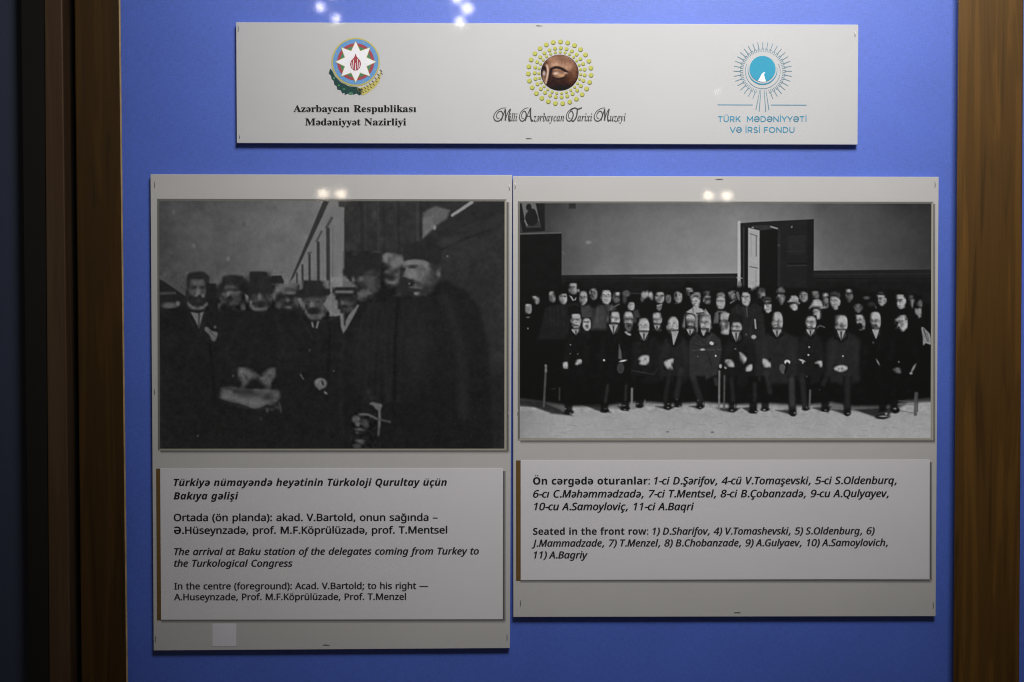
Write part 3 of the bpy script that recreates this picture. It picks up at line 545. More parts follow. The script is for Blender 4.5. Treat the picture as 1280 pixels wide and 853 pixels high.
    (83,100,185,30,70,-5,53,-2,39,5,27,18,18,33,12,52,10,74,12,98,18,119,28,136,41,149,56,156,73,159,94,154,111,140,111,201,110,209,106,215,88,219,88,228,159,228,159,38,162,21,168,16,177,14,177,6,147,2,111,-5,111,19,94,1,16,86,14,93,16,101,21,108,28,111,38,111,121,109,129,103,135,87,141,74,136,65,125,61,105,59,76,60,49,65,29,73,18),
    (83,101,151,26,77,-5,59,-2,42,5,29,18,19,34,12,55,10,79,12,101,19,120,29,136,44,149,60,157,79,159,104,154,124,140,137,117,141,87,141,83,58,83,63,49,77,28,100,21,119,27,135,43,142,36,114,5,8,58,96,101,96,101,108,96,139,91,146,81,148,64,137,58,102),
    (83,105,99,16,51,181,41,182,32,188,27,196,25,206,27,216,32,224,41,230,51,232,60,230,68,224,74,216,76,206,74,196,68,188,60,182,13,9,0,9,8,22,12,26,28,26,126,23,142,10,147,11,155,74,155,74,28,78,13,90,8,90,0),
    (83,107,179,39,9,0,9,8,22,13,26,28,26,199,24,215,19,218,10,219,11,228,74,228,74,84,114,124,120,132,122,139,118,145,104,147,102,147,102,155,172,155,172,147,154,142,138,130,111,104,173,17,180,11,188,8,188,0,106,0,106,8,109,8,117,10,119,16,116,24,81,74,74,67,74,28,77,13,90,8,90,0),
    (83,108,100,14,9,0,9,8,22,12,26,28,26,199,24,214,19,218,10,219,10,228,74,228,74,28,78,13,90,8,90,0),
    (83,110,191,37,9,0,9,8,22,12,26,28,26,127,23,142,18,146,9,147,9,155,74,155,74,134,95,152,121,159,146,153,161,136,165,106,165,28,169,13,174,9,182,8,182,0,101,0,101,8,103,8,114,13,118,28,118,109,114,129,110,134,101,136,87,131,74,118,74,28,77,13,82,9,90,8,90,0),
    (83,112,186,32,9,-69,9,-62,20,-59,25,-51,26,-32,26,121,23,141,10,148,10,155,71,155,71,131,90,152,115,159,132,157,146,149,158,137,168,121,173,101,175,80,173,57,168,36,158,19,146,6,131,-2,114,-5,91,0,74,16,74,-29,76,-49,84,-59,99,-61,99,-69,13,98,14,111,18,119,29,124,49,126,78,125,104,121,124,112,135,99,139,85,134,74,118,74,34,84,19),
    (83,114,144,34,9,0,9,8,22,12,26,28,26,126,23,142,10,147,11,155,73,155,73,126,82,140,94,151,105,157,116,159,129,158,138,152,143,144,145,133,143,124,139,118,132,112,124,111,111,116,103,125,94,130,88,128,81,121,76,110,74,96,74,28,76,18,79,12,99,8,99,0),
    (83,115,144,55,76,-5,61,-3,43,3,37,4,30,2,26,-4,18,-4,18,52,26,52,33,34,43,19,56,11,70,8,81,9,89,13,94,20,96,29,91,42,78,52,53,65,38,74,28,84,21,96,19,110,22,129,32,146,49,156,71,159,83,158,99,154,103,153,106,152,111,154,115,159,122,159,122,111,114,111,108,127,98,139,87,146,74,148,65,147,58,143,54,137,52,129,58,116,73,106,96,95,111,86,121,76,127,63,129,48,125,26,114,9,97,-1),
    (83,116,114,23,62,-5,44,-2,33,5,26,18,24,36,24,139,10,139,10,150,44,184,64,212,72,212,72,155,104,155,104,139,72,139,72,41,75,26,78,21,84,20,94,24,103,38,111,33,91,5),
    (83,117,188,33,66,-5,46,-2,32,9,25,25,23,48,23,124,19,141,14,146,6,147,6,155,71,155,71,37,76,23,81,19,88,18,102,22,114,33,114,124,111,142,104,146,95,147,95,155,162,155,162,35,166,19,180,15,180,6,150,4,114,-5,114,20,104,9,93,2,80,-3),
    (83,121,150,47,26,-70,14,-68,5,-62,-1,-54,-3,-42,-2,-34,2,-26,9,-21,18,-20,32,-24,36,-31,38,-38,37,-41,37,-44,39,-48,43,-49,49,-46,57,-37,64,-22,70,-2,18,125,12,138,8,144,-2,147,-2,155,81,155,81,147,68,145,64,138,65,133,66,128,92,59,115,121,118,130,119,137,114,145,101,147,101,155,150,155,150,147,143,145,139,141,129,121,81,-12,64,-48,56,-59,48,-65),
    (83,122,146,20,6,0,6,7,84,144,64,144,48,142,36,136,28,125,22,108,13,108,16,155,138,155,138,146,62,12,76,12,97,15,111,22,122,34,130,54,138,54,134,0),
    (83,305,99,13,9,0,9,8,22,12,26,28,26,126,23,142,10,147,11,155,74,155,74,28,78,13,90,8,90,0),
    (83,601,151,26,75,159,94,157,110,149,123,136,134,120,140,99,142,76,140,53,133,34,122,18,109,6,92,-2,74,-5,48,0,28,14,15,37,11,68,11,71,94,71,89,106,75,126,52,133,34,128,17,111,10,118,38,149,8,94,58,51,58,51,47,56,16,62,8,71,6,88,18,94,52),
    (84,97,168,33,26,-4,12,-1,1,7,-7,20,-9,37,-8,55,-2,74,16,110,28,126,42,138,63,151,82,155,99,149,107,132,112,151,148,151,121,54,116,37,114,28,116,22,119,20,129,26,142,44,150,39,124,6,98,-4,82,1,78,17,78,26,81,38,68,19,56,6,42,-2,16,46,21,54,22,62,28,76,48,88,74,96,101,99,124,96,136,86,141,78,138,71,132,54,109,41,79,35,58,32,40,36,26),
    (84,98,161,26,38,-5,17,-2,1,6,-6,16,-4,26,41,188,46,206,42,214,29,217,24,217,24,226,58,229,94,235,64,128,86,148,109,155,124,152,136,143,143,129,146,111,144,92,138,74,118,39,105,24,89,11,65,-1,16,46,8,54,9,64,14,79,32,92,58,102,86,105,111,101,126,89,132,77,128,67,116,58,97,48,69,38,34,35,16,38,9),
    (84,99,138,38,46,-5,25,-1,9,9,-1,26,-5,49,-1,73,8,98,24,120,44,138,67,151,89,155,106,152,118,146,126,136,128,124,127,115,122,108,116,103,107,102,93,106,88,119,91,129,94,138,92,142,86,144,78,142,69,135,54,111,42,80,38,49,39,36,44,26,52,19,61,17,82,25,102,48,111,42,81,7),
    (84,101,134,31,44,-5,24,-1,8,9,-2,26,-6,49,-3,68,3,86,12,104,24,120,39,134,55,145,71,152,88,155,103,152,115,146,122,137,124,124,119,105,103,87,77,72,39,62,38,44,39,33,44,25,51,19,61,18,79,25,98,48,107,42,89,16,68,1,10,42,73,70,86,89,106,95,118,97,130,94,140,86,144,74,139,62,126,51,104),
    (84,105,97,16,66,186,57,188,50,192,45,199,44,208,45,216,50,224,57,228,66,230,74,228,81,224,86,216,88,208,86,199,81,192,74,188,24,24,-4,14,-2,7,2,2,10,1,21,2,32,5,44,22,106,26,118,26,127,23,134,12,136,10,136,9,145,44,149,75,155,44,42,42,28,43,22,48,21,58,27,71,45,78,40,51,7),
    (84,108,87,24,20,-5,9,-3,1,2,-3,9,-5,20,-4,31,-1,42,39,186,43,207,40,214,29,217,26,217,26,225,91,235,39,43,38,34,36,27,38,22,42,21,52,26,66,44,72,39,46,6,34,-2),
    (84,110,179,39,106,-5,89,2,84,21,88,42,98,76,110,111,113,123,111,129,106,130,88,121,68,95,49,54,33,0,-7,0,21,106,25,120,26,127,22,134,12,136,9,136,8,145,76,155,58,97,76,122,93,141,110,151,128,155,147,149,153,129,151,113,142,85,124,29,126,23,130,21,140,28,152,45,159,40,132,6,120,-2),
    (84,114,130,27,-7,0,21,106,25,120,26,127,22,134,12,136,9,136,8,145,76,155,57,94,72,121,86,140,98,151,111,155,125,149,129,132,128,122,124,115,118,111,110,109,101,111,93,119,90,121,79,112,64,88,48,49,33,0),
    (84,117,179,40,23,-5,4,2,-2,21,0,38,8,65,19,106,23,127,20,134,9,136,6,136,6,145,37,149,73,155,40,39,38,26,39,21,44,20,62,29,83,57,103,99,118,151,158,151,125,29,127,24,131,22,140,28,146,35,153,46,161,40,134,7,121,-2,108,-5,98,-3,91,2,86,10,84,20,91,51,74,26,57,9,41,-1),
    (84,120,151,61,-1,-6,-9,-4,-16,0,-21,6,-22,14,-21,22,-17,29,-11,33,-4,34,9,31,19,28,24,30,30,36,48,64,37,119,31,135,19,139,16,139,8,139,8,147,28,150,42,152,52,154,59,155,64,153,69,149,72,141,74,129,79,109,105,144,118,152,131,156,139,154,145,150,149,144,151,136,146,122,135,118,129,119,121,121,116,123,111,124,103,121,96,112,82,91,91,43,98,27,106,21,116,27,121,33,128,41,134,36,109,6,98,-2,85,-5,73,-2,64,8,57,23,51,46,34,20,18,1),
    (84,121,141,52,-15,-70,-25,-69,-33,-64,-38,-58,-40,-50,-39,-42,-34,-36,-21,-31,-4,-37,10,-42,19,-39,29,-28,38,-15,41,-3,39,15,35,45,29,78,22,106,16,125,12,134,7,138,-1,138,-5,138,-5,147,11,149,24,152,42,155,49,148,56,127,64,91,74,38,95,80,102,106,100,112,93,119,86,126,84,134,86,142,89,149,96,153,105,155,113,153,120,149,124,142,125,132,121,109,107,76,87,37,63,-2,37,-37,10,-61,-2,-68),
    (84,122,130,36,77,-26,52,-21,28,-6,8,2,-3,-2,-12,-8,-16,-7,-18,-3,-17,0,79,119,38,119,24,118,17,112,10,99,2,99,16,151,122,151,28,37,41,29,51,19,64,-4,70,-13,78,-16,82,-15,84,-12,84,-9,82,-7,79,1,78,6,82,18,96,22,109,18,113,4,111,-7,103,-17,92,-24),
    (84,601,134,31,76,155,96,151,111,141,121,124,124,101,122,83,116,64,107,46,94,30,80,16,64,5,48,-2,31,-5,16,-2,4,4,-3,14,-6,26,0,46,16,63,42,78,80,88,82,106,81,117,76,125,68,131,58,132,40,125,21,102,12,109,30,134,51,149,10,78,77,49,64,29,44,24,32,22,20,26,10,34,6,45,11,56,24,68,46),
)
FONT = {}
for _r in LETTERS:
    _i, _cs = 3, []
    while _i < len(_r):
        _n = _r[_i]
        _cs.append([(_r[_i + 1 + 2 * _j] / 500.0, _r[_i + 2 + 2 * _j] / 500.0) for _j in range(_n)])
        _i += 1 + 2 * _n
    FONT[(chr(_r[0]), chr(_r[1]))] = (_r[2] / 500.0, _cs)
CAPH = {'R': 0.4795, 'B': 0.4795, 'I': 0.4795, 'Z': 0.4795, 'S': 0.4795, 'T': 0.4795, 'C': 0.4795, 'G': 0.5087}


def lay_text(st, s, x0, x1, yb0, yb1, cap, space=0.215):
    """outlines of a line of lettering that runs from x0 to x1 on its baseline"""
    out, x = [], 0.0
    for ch in s:
        if ch == ' ':
            x += space
            continue
        if ch in '–—':
            w = 0.33 if ch == '–' else 0.66
            out.append([(x + 0.03, 0.16), (x + w - 0.03, 0.16), (x + w - 0.03, 0.205), (x + 0.03, 0.205)])
            x += w
            continue
        adv, cs = FONT[(st, ch)]
        out += [[(x + a, b) for a, b in c] for c in cs]
        x += adv
    xs = [p[0] for c in out for p in c]
    lo, hi = min(xs), max(xs)
    sx, sy = (x1 - x0) / (hi - lo), cap / CAPH[st]
    return [[(x0 + (a - lo) * sx, yb0 + (yb1 - yb0) * (a - lo) / (hi - lo) - b * sy) for a, b in c] for c in out]


def text(parent, st, s, x0, x1, yb, cap, mat, Y, bold=0.0, yb1=None, name='caption_text'):
    """one printed line; heavier weights are the same outlines printed again a hair to the side"""
    ps = lay_text(st, s, x0, x1, yb, yb if yb1 is None else yb1, cap)
    bm = bmesh.new()
    k = 0
    for dx, dy in (((0, 0),) if bold == 0 else ((-bold, 0), (bold, 0), (0, bold * .6), (0, -bold * .6))):
        me = fill_polys([[(x + dx, y + dy) for x, y in c] for c in ps], Y - k * 1.5e-5)
        bm.from_mesh(me)
        bpy.data.meshes.remove(me)
        k += 1
    me = bpy.data.meshes.new('lettering')
    bm.to_mesh(me)
    bm.free()
    return link(name, me, mat, parent)


def _arc(cx, cy, rx, ry, a0, a1, n=10):
    return [(cx + rx * math.cos(math.radians(a0 + (a1 - a0) * i / n)), cy + ry * math.sin(math.radians(a0 + (a1 - a0) * i / n))) for i in range(n + 1)]


# round geometric capitals as pen strokes: width, strokes (unit height, y up)
PEN = {
    'T': (.78, [[(.05, .93), (.73, .93)], [(.39, .95), (.39, 0)]]),
    'U': (.86, [[(.12, 1), (.12, .4)] + _arc(.43, .38, .31, .32, 180, 360) + [(.74, 1)]]),
    'R': (.80, [[(.12, 0), (.12, .93), (.42, .93)] + _arc(.42, .66, .27, .27, 90, -90) + [(.12, .39)], [(.44, .39), (.70, 0)]]),
    'K': (.82, [[(.12, 1), (.12, 0)], [(.70, 1), (.14, .38)], [(.34, .58), (.74, 0)]]),
    'M': (1.02, [[(.12, 0), (.12, .95), (.51, .30), (.90, .95), (.90, 0)]]),
    'N': (.90, [[(.12, 0), (.12, .93), (.78, .07), (.78, 1)]]),
    'D': (.90, [[(.12, .07), (.12, .93), (.38, .93)] + _arc(.38, .5, .42, .43, 90, -90) + [(.12, .07)]]),
    'E': (.86, [_arc(.44, .5, .36, .43, 150, -180, 16) + [(.80, .5)]]),
    'I': (.26, [[(.13, 1), (.13, 0)]]),
    'Y': (.78, [[(.04, 1), (.39, .42), (.74, 1)], [(.39, .45), (.39, 0)]]),
    'V': (.84, [[(.04, 1), (.42, .04), (.80, 1)]]),
    'S': (.72, [_arc(.37, .71, .24, .22, 30, 270, 9) + _arc(.37, .27, .26, .22, 90, -150, 9)]),
    'F': (.70, [[(.12, 0), (.12, .93), (.66, .93)], [(.12, .48), (.58, .48)]]),
    'O': (1.0, [_arc(.5, .5, .42, .43, 0, 360, 20)]),
}


def pen_text(parent, s, x0, x1, yb, cap, mat, Y, pen, name='caption_text'):
    """geometric capitals; U with dots, dotted I and turned e written as u, i and e"""
    shapes, x, lay = [], 0.0, []
    for ch in s:
        if ch == ' ':
            x += .42
            continue
        k = {'u': 'U', 'i': 'I', 'e': 'E'}.get(ch, ch)
        lay.append((x, ch, k))
        x += PEN[k][0] + .06
    sc = (x1 - x0) / (x - .06)
    for ox, ch, k in lay:
        for st in PEN[k][1]:
            P = [(x0 + (ox + a) * sc, yb - b * cap) for a, b in st]
            for (ax, ay), (bx, by) in zip(P, P[1:]):
                shapes.append(stroke(ax, ay, bx, by, pen))
            shapes += [circle(a, b, pen * .5, None, 8) for a, b in P[1:-1]]
        if ch == 'u':
            shapes += [circle(x0 + (ox + t) * sc, yb - cap * 1.2, pen * .55, None, 10) for t in (.28, .58)]
        if ch == 'i':
            shapes.append(circle(x0 + (ox + .13) * sc, yb - cap * 1.2, pen * .55, None, 10))
    return link(name, polys_flat(shapes, Y), mat, parent)


# ------------------------------------------------------------------ the two photographic prints: tones of the printed pictures
def _noise(h, w, cell, seed):
    g = np.random.RandomState(seed)
    a = g.rand(int(h / cell) + 3, int(w / cell) + 3)
    y, x = np.arange(h) / cell, np.arange(w) / cell
    yi, xi = y.astype(int), x.astype(int)
    fy, fx = (y - yi)[:, None], (x - xi)[None, :]
    fy, fx = fy * fy * (3 - 2 * fy), fx * fx * (3 - 2 * fx)
    A, B = a[yi][:, xi], a[yi][:, xi + 1]
    C, D = a[yi + 1][:, xi], a[yi + 1][:, xi + 1]
    return (A * (1 - fx) + B * fx) * (1 - fy) + (C * (1 - fx) + D * fx) * fy - 0.5


def spline(pts, closed=True, k=5):
    n = len(pts)
    out = []
    rng = range(n if closed else n - 1)
    for i in rng:
        p0, p1, p2, p3 = (pts[(i + j) % n] if closed else pts[max(0, min(n - 1, i + j))] for j in (-1, 0, 1, 2))
        for s in range(k):
            t = s / k
            q = [0.5 * (2 * p1[a] + (p2[a] - p0[a]) * t + (2 * p0[a] - 5 * p1[a] + 4 * p2[a] - p3[a]) * t * t
                        + (3 * p1[a] - p0[a] - 3 * p2[a] + p3[a]) * t ** 3) for a in (0, 1)]
            out.append(tuple(q))
    if not closed:
        out.append(tuple(pts[-1]))
    return out


class Picture:
    """tone picture of a print, in photograph coordinates, ss samples per pixel"""

    def __init__(self, x0, y0, x1, y1, ss, base):
        self.x0, self.y0, self.x1, self.y1, self.ss = x0, y0, x1, y1, ss
        self.w, self.h = int(round((x1 - x0) * ss)) + 1, int(round((y1 - y0) * ss)) + 1
        self.ch = 3 if isinstance(base, tuple) else 1
        self.v = np.zeros((self.h, self.w, self.ch)) + np.array(base, dtype=float)
        self.X = np.linspace(x0, x1, self.w)[None, :]
        self.Y = np.linspace(y0, y1, self.h)[:, None]

    def _win(self, a, b, c, d):
        i0 = max(0, int((a - self.x0) * self.ss)); i1 = min(self.w, int((c - self.x0) * self.ss) + 2)
        j0 = max(0, int((b - self.y0) * self.ss)); j1 = min(self.h, int((d - self.y0) * self.ss) + 2)
        return (j0, j1, i0, i1) if j1 > j0 and i1 > i0 else None

    def _mix(self, win, m, val, op):
        j0, j1, i0, i1 = win
        m = (np.clip(m, 0, 1) * op)[..., None]
        self.v[j0:j1, i0:i1] = self.v[j0:j1, i0:i1] * (1 - m) + np.array(val, dtype=float) * m

    def ell(self, cx, cy, rx, ry, val, soft=0.7, rot=0.0, op=1.0):
        R = max(rx, ry) + 2 * soft
        win = self._win(cx - R, cy - R, cx + R, cy + R)
        if not win: return
        j0, j1, i0, i1 = win
        X, Y = self.X[:, i0:i1] - cx, self.Y[j0:j1] - cy
        c, s = math.cos(rot), math.sin(rot)
        U, V = (X * c + Y * s) / rx, (-X * s + Y * c) / ry
        d = (np.sqrt(U * U + V * V) - 1) * min(rx, ry)
        t = np.clip((soft - d) / (2 * soft), 0, 1)
        self._mix(win, t * t * (3 - 2 * t), val, op)

    def _dist(self, win, P, closed):
        j0, j1, i0, i1 = win
        X, Y = self.X[:, i0:i1] + 0 * self.Y[j0:j1], self.Y[j0:j1] + 0 * self.X[:, i0:i1]
        d = np.full(X.shape, 1e9)
        ins = np.zeros(X.shape, bool)
        n = len(P)
        for k in range(n if closed else n - 1):
            (ax, ay), (bx, by) = P[k], P[(k + 1) % n]
            dx, dy = bx - ax, by - ay
            L = dx * dx + dy * dy + 1e-12
            t = np.clip(((X - ax) * dx + (Y - ay) * dy) / L, 0, 1)
            d = np.minimum(d, (X - ax - t * dx) ** 2 + (Y - ay - t * dy) ** 2)
            if closed and ay != by:
                ins ^= ((ay > Y) != (by > Y)) & (X < dx * (Y - ay) / (by - ay) + ax)
        d = np.sqrt(d)
        return np.where(ins, -d, d) if closed else d

    def poly(self, pts, val, soft=0.7, op=1.0, smooth=False):
        P = spline(pts) if smooth else pts
        xs, ys = [p[0] for p in P], [p[1] for p in P]
        win = self._win(min(xs) - 2 * soft, min(ys) - 2 * soft, max(xs) + 2 * soft, max(ys) + 2 * soft)
        if not win: return
        t = np.clip((soft - self._dist(win, P, True)) / (2 * soft), 0, 1)
        self._mix(win, t * t * (3 - 2 * t), val, op)

    def line(self, pts, w, val, soft=0.6, op=1.0, smooth=False):
        P = spline(pts, False) if smooth else pts
        xs, ys = [p[0] for p in P], [p[1] for p in P]
        e = w / 2 + 2 * soft
        win = self._win(min(xs) - e, min(ys) - e, max(xs) + e, max(ys) + e)
        if not win: return
        t = np.clip((soft + w / 2 - self._dist(win, P, False)) / (2 * soft), 0, 1)
        self._mix(win, t * t * (3 - 2 * t), val, op)

    def patch(self, x0, y0, x1, y1, base, step, rows, op=1.0, face=0.0):
        """small area given as rows of tone steps (0 dark to 9 light), smoothly joined"""
        a = np.array([[float(c) for c in r] for r in rows.split()]) * step + base
        nr, nc = a.shape
        win = self._win(x0, y0, x1, y1)
        j0, j1, i0, i1 = win
        fx = (self.X[0, i0:i1] - x0) / (x1 - x0) * nc - .5
        fy = (self.Y[j0:j1, 0] - y0) / (y1 - y0) * nr - .5

        def weights(f, n):
            m = np.zeros((len(f), n))
            b = np.floor(f).astype(int)
            t = f - b
            q = .12                                     # part sharp, part soft joining of the tones
            for k, w, z in ((-1, -.5 * t + t * t - .5 * t ** 3, (1 - t) ** 3 / 6), (0, 1 - 2.5 * t * t + 1.5 * t ** 3, (3 * t ** 3 - 6 * t * t + 4) / 6),
                            (1, .5 * t + 2 * t * t - 1.5 * t ** 3, (-3 * t ** 3 + 3 * t * t + 3 * t + 1) / 6), (2, -.5 * t * t + .5 * t ** 3, t ** 3 / 6)):
                w = w * (1 - q) + z * q
                np.add.at(m, (np.arange(len(f)), np.clip(b + k, 0, n - 1)), w)
            return m
        v = weights(fy, nr) @ a @ weights(fx, nc).T
        if face:                                        # round off the head: the corners beside brow and jaw stay dark
            U = (self.X[:, i0:i1] - (x0 + x1) / 2) / ((x1 - x0) * .46)
            Vv = (self.Y[j0:j1] - (y0 + (y1 - y0) * face * .5)) / ((y1 - y0) * face * .52)
            e = np.clip((np.sqrt(U * U + Vv * Vv) - .92) / .2, 0, 1) * np.clip((y0 + (y1 - y0) * face - self.Y[j0:j1]) / 1.5, 0, 1)
            v = v * (1 - e) + np.minimum(v, base + 8) * e
        ex = np.clip(np.minimum(fx + .5, nc - .5 - fx) / .9, 0, 1)
        ey = np.clip(np.minimum(fy + .5, nr - .5 - fy) / .9, 0, 1)
        m = (ey[:, None] * ex[None, :] * op)[..., None]
        self.v[j0:j1, i0:i1] = self.v[j0:j1, i0:i1] * (1 - m) + v[..., None] * m

    def grain(self, amp, cell, seed, where=None):
        n = _noise(self.h, self.w, cell * self.ss, seed)[..., None] * 2 * amp
        self.v += n if where is None else n * where

    def blur(self, n=1):
        for _ in range(n):
            p = np.pad(self.v, ((1, 1), (0, 0), (0, 0)), 'edge')
            self.v = (p[:-2] + 2 * p[1:-1] + p[2:]) / 4
            p = np.pad(self.v, ((0, 0), (1, 1), (0, 0)), 'edge')
            self.v = (p[:, :-2] + 2 * p[:, 1:-1] + p[:, 2:]) / 4

    def sharpen(self, k, n):
        v = self.v.copy()
        self.blur(n)
        self.v = np.clip(v + k * (v - self.v), 13, 205)

    def mesh(self, quad, Y, light=None, tint=(1, 1, 1), veil=0.0):
        """grid of the print between its measured corners, one printed tone per vertex"""
        tl, tr, br, bl = [np.array(W(x, y, Y)) for x, y in quad]
        u = np.linspace(0, 1, self.w)[None, :, None]
        t = np.linspace(0, 1, self.h)[:, None, None]
        co = (tl * (1 - u) + tr * u) * (1 - t) + (bl * (1 - u) + br * u) * t
        n = self.w * self.h
        me = bpy.data.meshes.new('print')
        me.vertices.add(n)
        me.vertices.foreach_set('co', co.reshape(-1).astype(np.float32))
        idx = np.arange(n).reshape(self.h, self.w)
        q = np.stack([idx[:-1, :-1], idx[1:, :-1], idx[1:, 1:], idx[:-1, 1:]], -1).reshape(-1)
        nf = len(q) // 4
        me.loops.add(nf * 4)
        me.loops.foreach_set('vertex_index', q.astype(np.int32))
        me.polygons.add(nf)
        me.polygons.foreach_set('loop_start', (np.arange(nf) * 4).astype(np.int32))
        me.polygons.foreach_set('loop_total', np.full(nf, 4, np.int32))
        me.update(calc_edges=True)
        s = np.clip(self.v, 0, 255) / 255.0
        lin = np.where(s <= 0.04045, s / 12.92, ((s + 0.055) / 1.055) ** 2.4)
        lin = np.repeat(lin, 3, 2) if self.ch == 1 else lin
        if light is not None:
            lin = np.clip(lin - veil, 0, 1) / light(self.X, self.Y)[..., None]
        lin = np.clip(lin * np.array(tint), 0.004, 0.88)
        rgba = np.ones((n, 4), np.float32)
        rgba[:, :3] = lin.reshape(-1, 3)
        a = me.color_attributes.new('tone', 'FLOAT_COLOR', 'POINT')
        a.data.foreach_set('color', rgba.reshape(-1))
        return me


def paint_station():
    """street picture: men in hats and dark coats, one with a bag, a railway carriage behind them"""
    p = Picture(199, 251, 631, 561, 2, 84.0)
    p.v[...] = (63 + 48 * np.clip((p.X - 199) / 215, 0, 1) ** 1.2 + 0 * p.Y)[..., None]
    p.grain(5, 26, 1); p.grain(3, 9, 2); p.grain(1.6, 4, 3)
    for x, y, v in ((242, 307, 100), (285, 323, 108), (217, 265, 84), (305, 280, 66), (290, 276, 70), (322, 292, 88)):
        p.ell(x, y, 2.2, 2.8, v, 1.5, op=.6)
    # house behind
    p.poly([(411, 251), (431, 251), (431, 345), (364, 350)], 103, 0.8)
    p.poly([(404.5, 250), (412, 250), (404, 268), (366.5, 347), (361.5, 353)], 46, 0.8)
    p.poly([(423, 250), (436, 250), (436, 258.5), (424, 258)], 46, 1)
    for x, w, y0, sx in ((410, 4.6, 286, 5), (397.8, 3.6, 303, 4), (386.8, 2.8, 318, 2), (378, 2.6, 331, 0), (371, 2, 341, 0)):
        p.line([(x, y0), (x + .3, 366)], w, 50, .7)
        if sx:
            p.line([(x - 2, y0 - 2), (x + sx, y0 - 14 if sx > 3 else y0 - 3)], w * .7, 58, .9, op=.85)
    p.line([(416, 285), (416, 345)], 1, 88, .8)
    # carriage
    p.poly([(430.5, 250), (640, 250), (640, 570), (429, 570)], 44, 1.0)
    p.grain(3.5, 14, 4, (p.X > 431)[..., None]); p.grain(3, 5, 5, (p.X > 431)[..., None])
    for x, v in ((452, 36), (457, 52), (473, 55), (480, 38), (498, 36), (522, 58), (526, 34)):
        p.line([(x, 252), (x + .5, 312)], 2.6, v, 1.6, op=.7)
    p.ell(468, 268, 3, 7, 64, 2.5, op=.6); p.ell(476, 298, 4, 2, 62, 2, op=.6)
    p.poly([(529, 266), (534, 262), (545, 257), (563, 262), (558, 273), (541, 284), (529, 297)], 92, 2.2, .9)
    p.poly([(528.5, 272), (538, 268), (543, 284), (528.5, 297)], 102, 2, .7)
    p.ell(543.5, 284, 2, 3, 124, 1.3)
    p.line([(566, 268.5), (590, 252)], 4.2, 136, .9)
    p.poly([(524, 302), (566, 270), (600, 250), (632, 250), (632, 266), (585, 280), (534, 309)], 38, 1.5, .9)
    p.line([(536, 320), (575, 300), (612, 287)], 3, 33, 1.5, op=.8)
    p.ell(567, 300, 10, 5, 56, 4, -.5, .6); p.ell(585, 318, 22, 10, 51, 8, -.4, .6)
    p.ell(559.5, 319.5, 1.2, 1.2, 108, .7)
    p.ell(575, 400, 45, 70, 37, 30, 0, .7)
    # dark mass of coats
    p.poly([(198, 392), (226, 386), (240, 380), (256, 354), (278, 354), (300, 362), (312, 378), (336, 384), (345, 372), (371, 370), (379, 388), (392, 402), (420, 400), (444, 372), (446, 440), (198, 440)], 30, 1.6, .96)
    p.poly([(198, 386), (226, 386), (262, 384), (276, 386), (312, 388), (340, 386), (372, 390), (384, 394), (398, 402), (424, 392), (446, 374),
            (470, 366), (492, 352), (516, 368), (538, 352), (556, 350), (582, 362), (600, 384), (612, 440), (616, 570), (198, 570)], 29, 4, .97)
    p.v = np.where(((p.Y > 395) & (p.X < 440))[..., None], np.minimum(p.v, 36), p.v)
    p.poly([(198, 430), (640, 470), (640, 570), (198, 570)], 26, 40, .75)
    # far left man in a cap
    p.poly([(198, 348), (204, 351), (234, 371.5), (238, 390), (198, 392)], 31, .9)
    p.line([(200, 366.5), (218, 366)], 3.2, 60, 1.6, op=.9)
    p.ell(212, 381.5, 9, 4, 76, 2.4); p.ell(222, 379, 2.6, 3, 92, 1.4); p.line([(204, 376), (220, 374)], 2.5, 32, 1.2)
    p.poly([(199, 392), (204, 386), (240, 384), (238, 420), (199, 420)], 27, 2)
    # the men's heads, transcribed as coarse tones
    p.patch(230.6, 337.5, 262.5, 388, 26, 10.5, """
        555433222455 541111111145 511111111113 411111111111 312444444111 312455554311 312344444310 312212421221 223334643321
        113445743341 112435644420 111136117310 110111111110 111111211110 041111111150 036111111640 013653356300 001255552100""")
    p.poly([(238, 390), (243, 390.5), (248, 391.5), (254.5, 389), (248.5, 410)], 92, 1.2)
    p.line([(248.7, 391), (248, 408)], 1.6, 44, .8)
    p.poly([(255.5, 409), (259, 408.5), (264, 413), (271, 415), (271, 420), (268, 426), (264, 424.5), (261, 418), (256, 413)], 88, 1.3, smooth=True)
    p.line([(262, 414), (269, 421)], 1, 54, .8); p.line([(260, 417), (266, 424)], .8, 56, .8); p.ell(268.5, 408.5, 1.6, 1.8, 74, 1)
    p.poly([(257, 352), (262, 354), (276, 358), (277, 378), (268, 384), (257, 376)], 30, 1.4)
    p.patch(269, 342, 315, 390, 25, 10.5, """
        5554321112345544 5552111111113443 5541111111111231 5531111111111111 4311222211111111 3111444432111111 1111322222111111 1112365555421111
        1125465444311771 1122411333210677 0132311233310578 0023212333211266 0331113333122013 0410011110044002 0200000110035003 0110000011111002""")
    p.poly([(299, 362), (299, 356), (305, 353), (341, 358), (341, 366), (325, 368), (311, 370)], 31, 1.2)
    p.poly([(335.5, 348), (340, 344.3), (352, 344), (355, 352), (352, 358), (340, 366), (336, 358)], 33, .9)
    p.patch(309, 337.5, 340, 390, 25, 10.5, """
        52111111455 51111111145 41111111122 41111111111 31111111111 11111111111 11111111111 11111111111 11111111111 11111211111 11222521222
        11333642331 12233533235 17333222220 16322112210 05522112320 01666555400 00134432100""")
    p.patch(338, 352.5, 375.6, 388, 25, 10.5, """
        3345556665566 1145666666541 1156654444431 1266554443321 1553245666520 2631111111111 2621112211333 0411223622445 0023221211344
        0034311112233 0024223552122 0001101221111""")
    p.poly([(371.5, 373), (377, 373), (383, 390), (386, 397), (380, 391)], 98, 1.1)
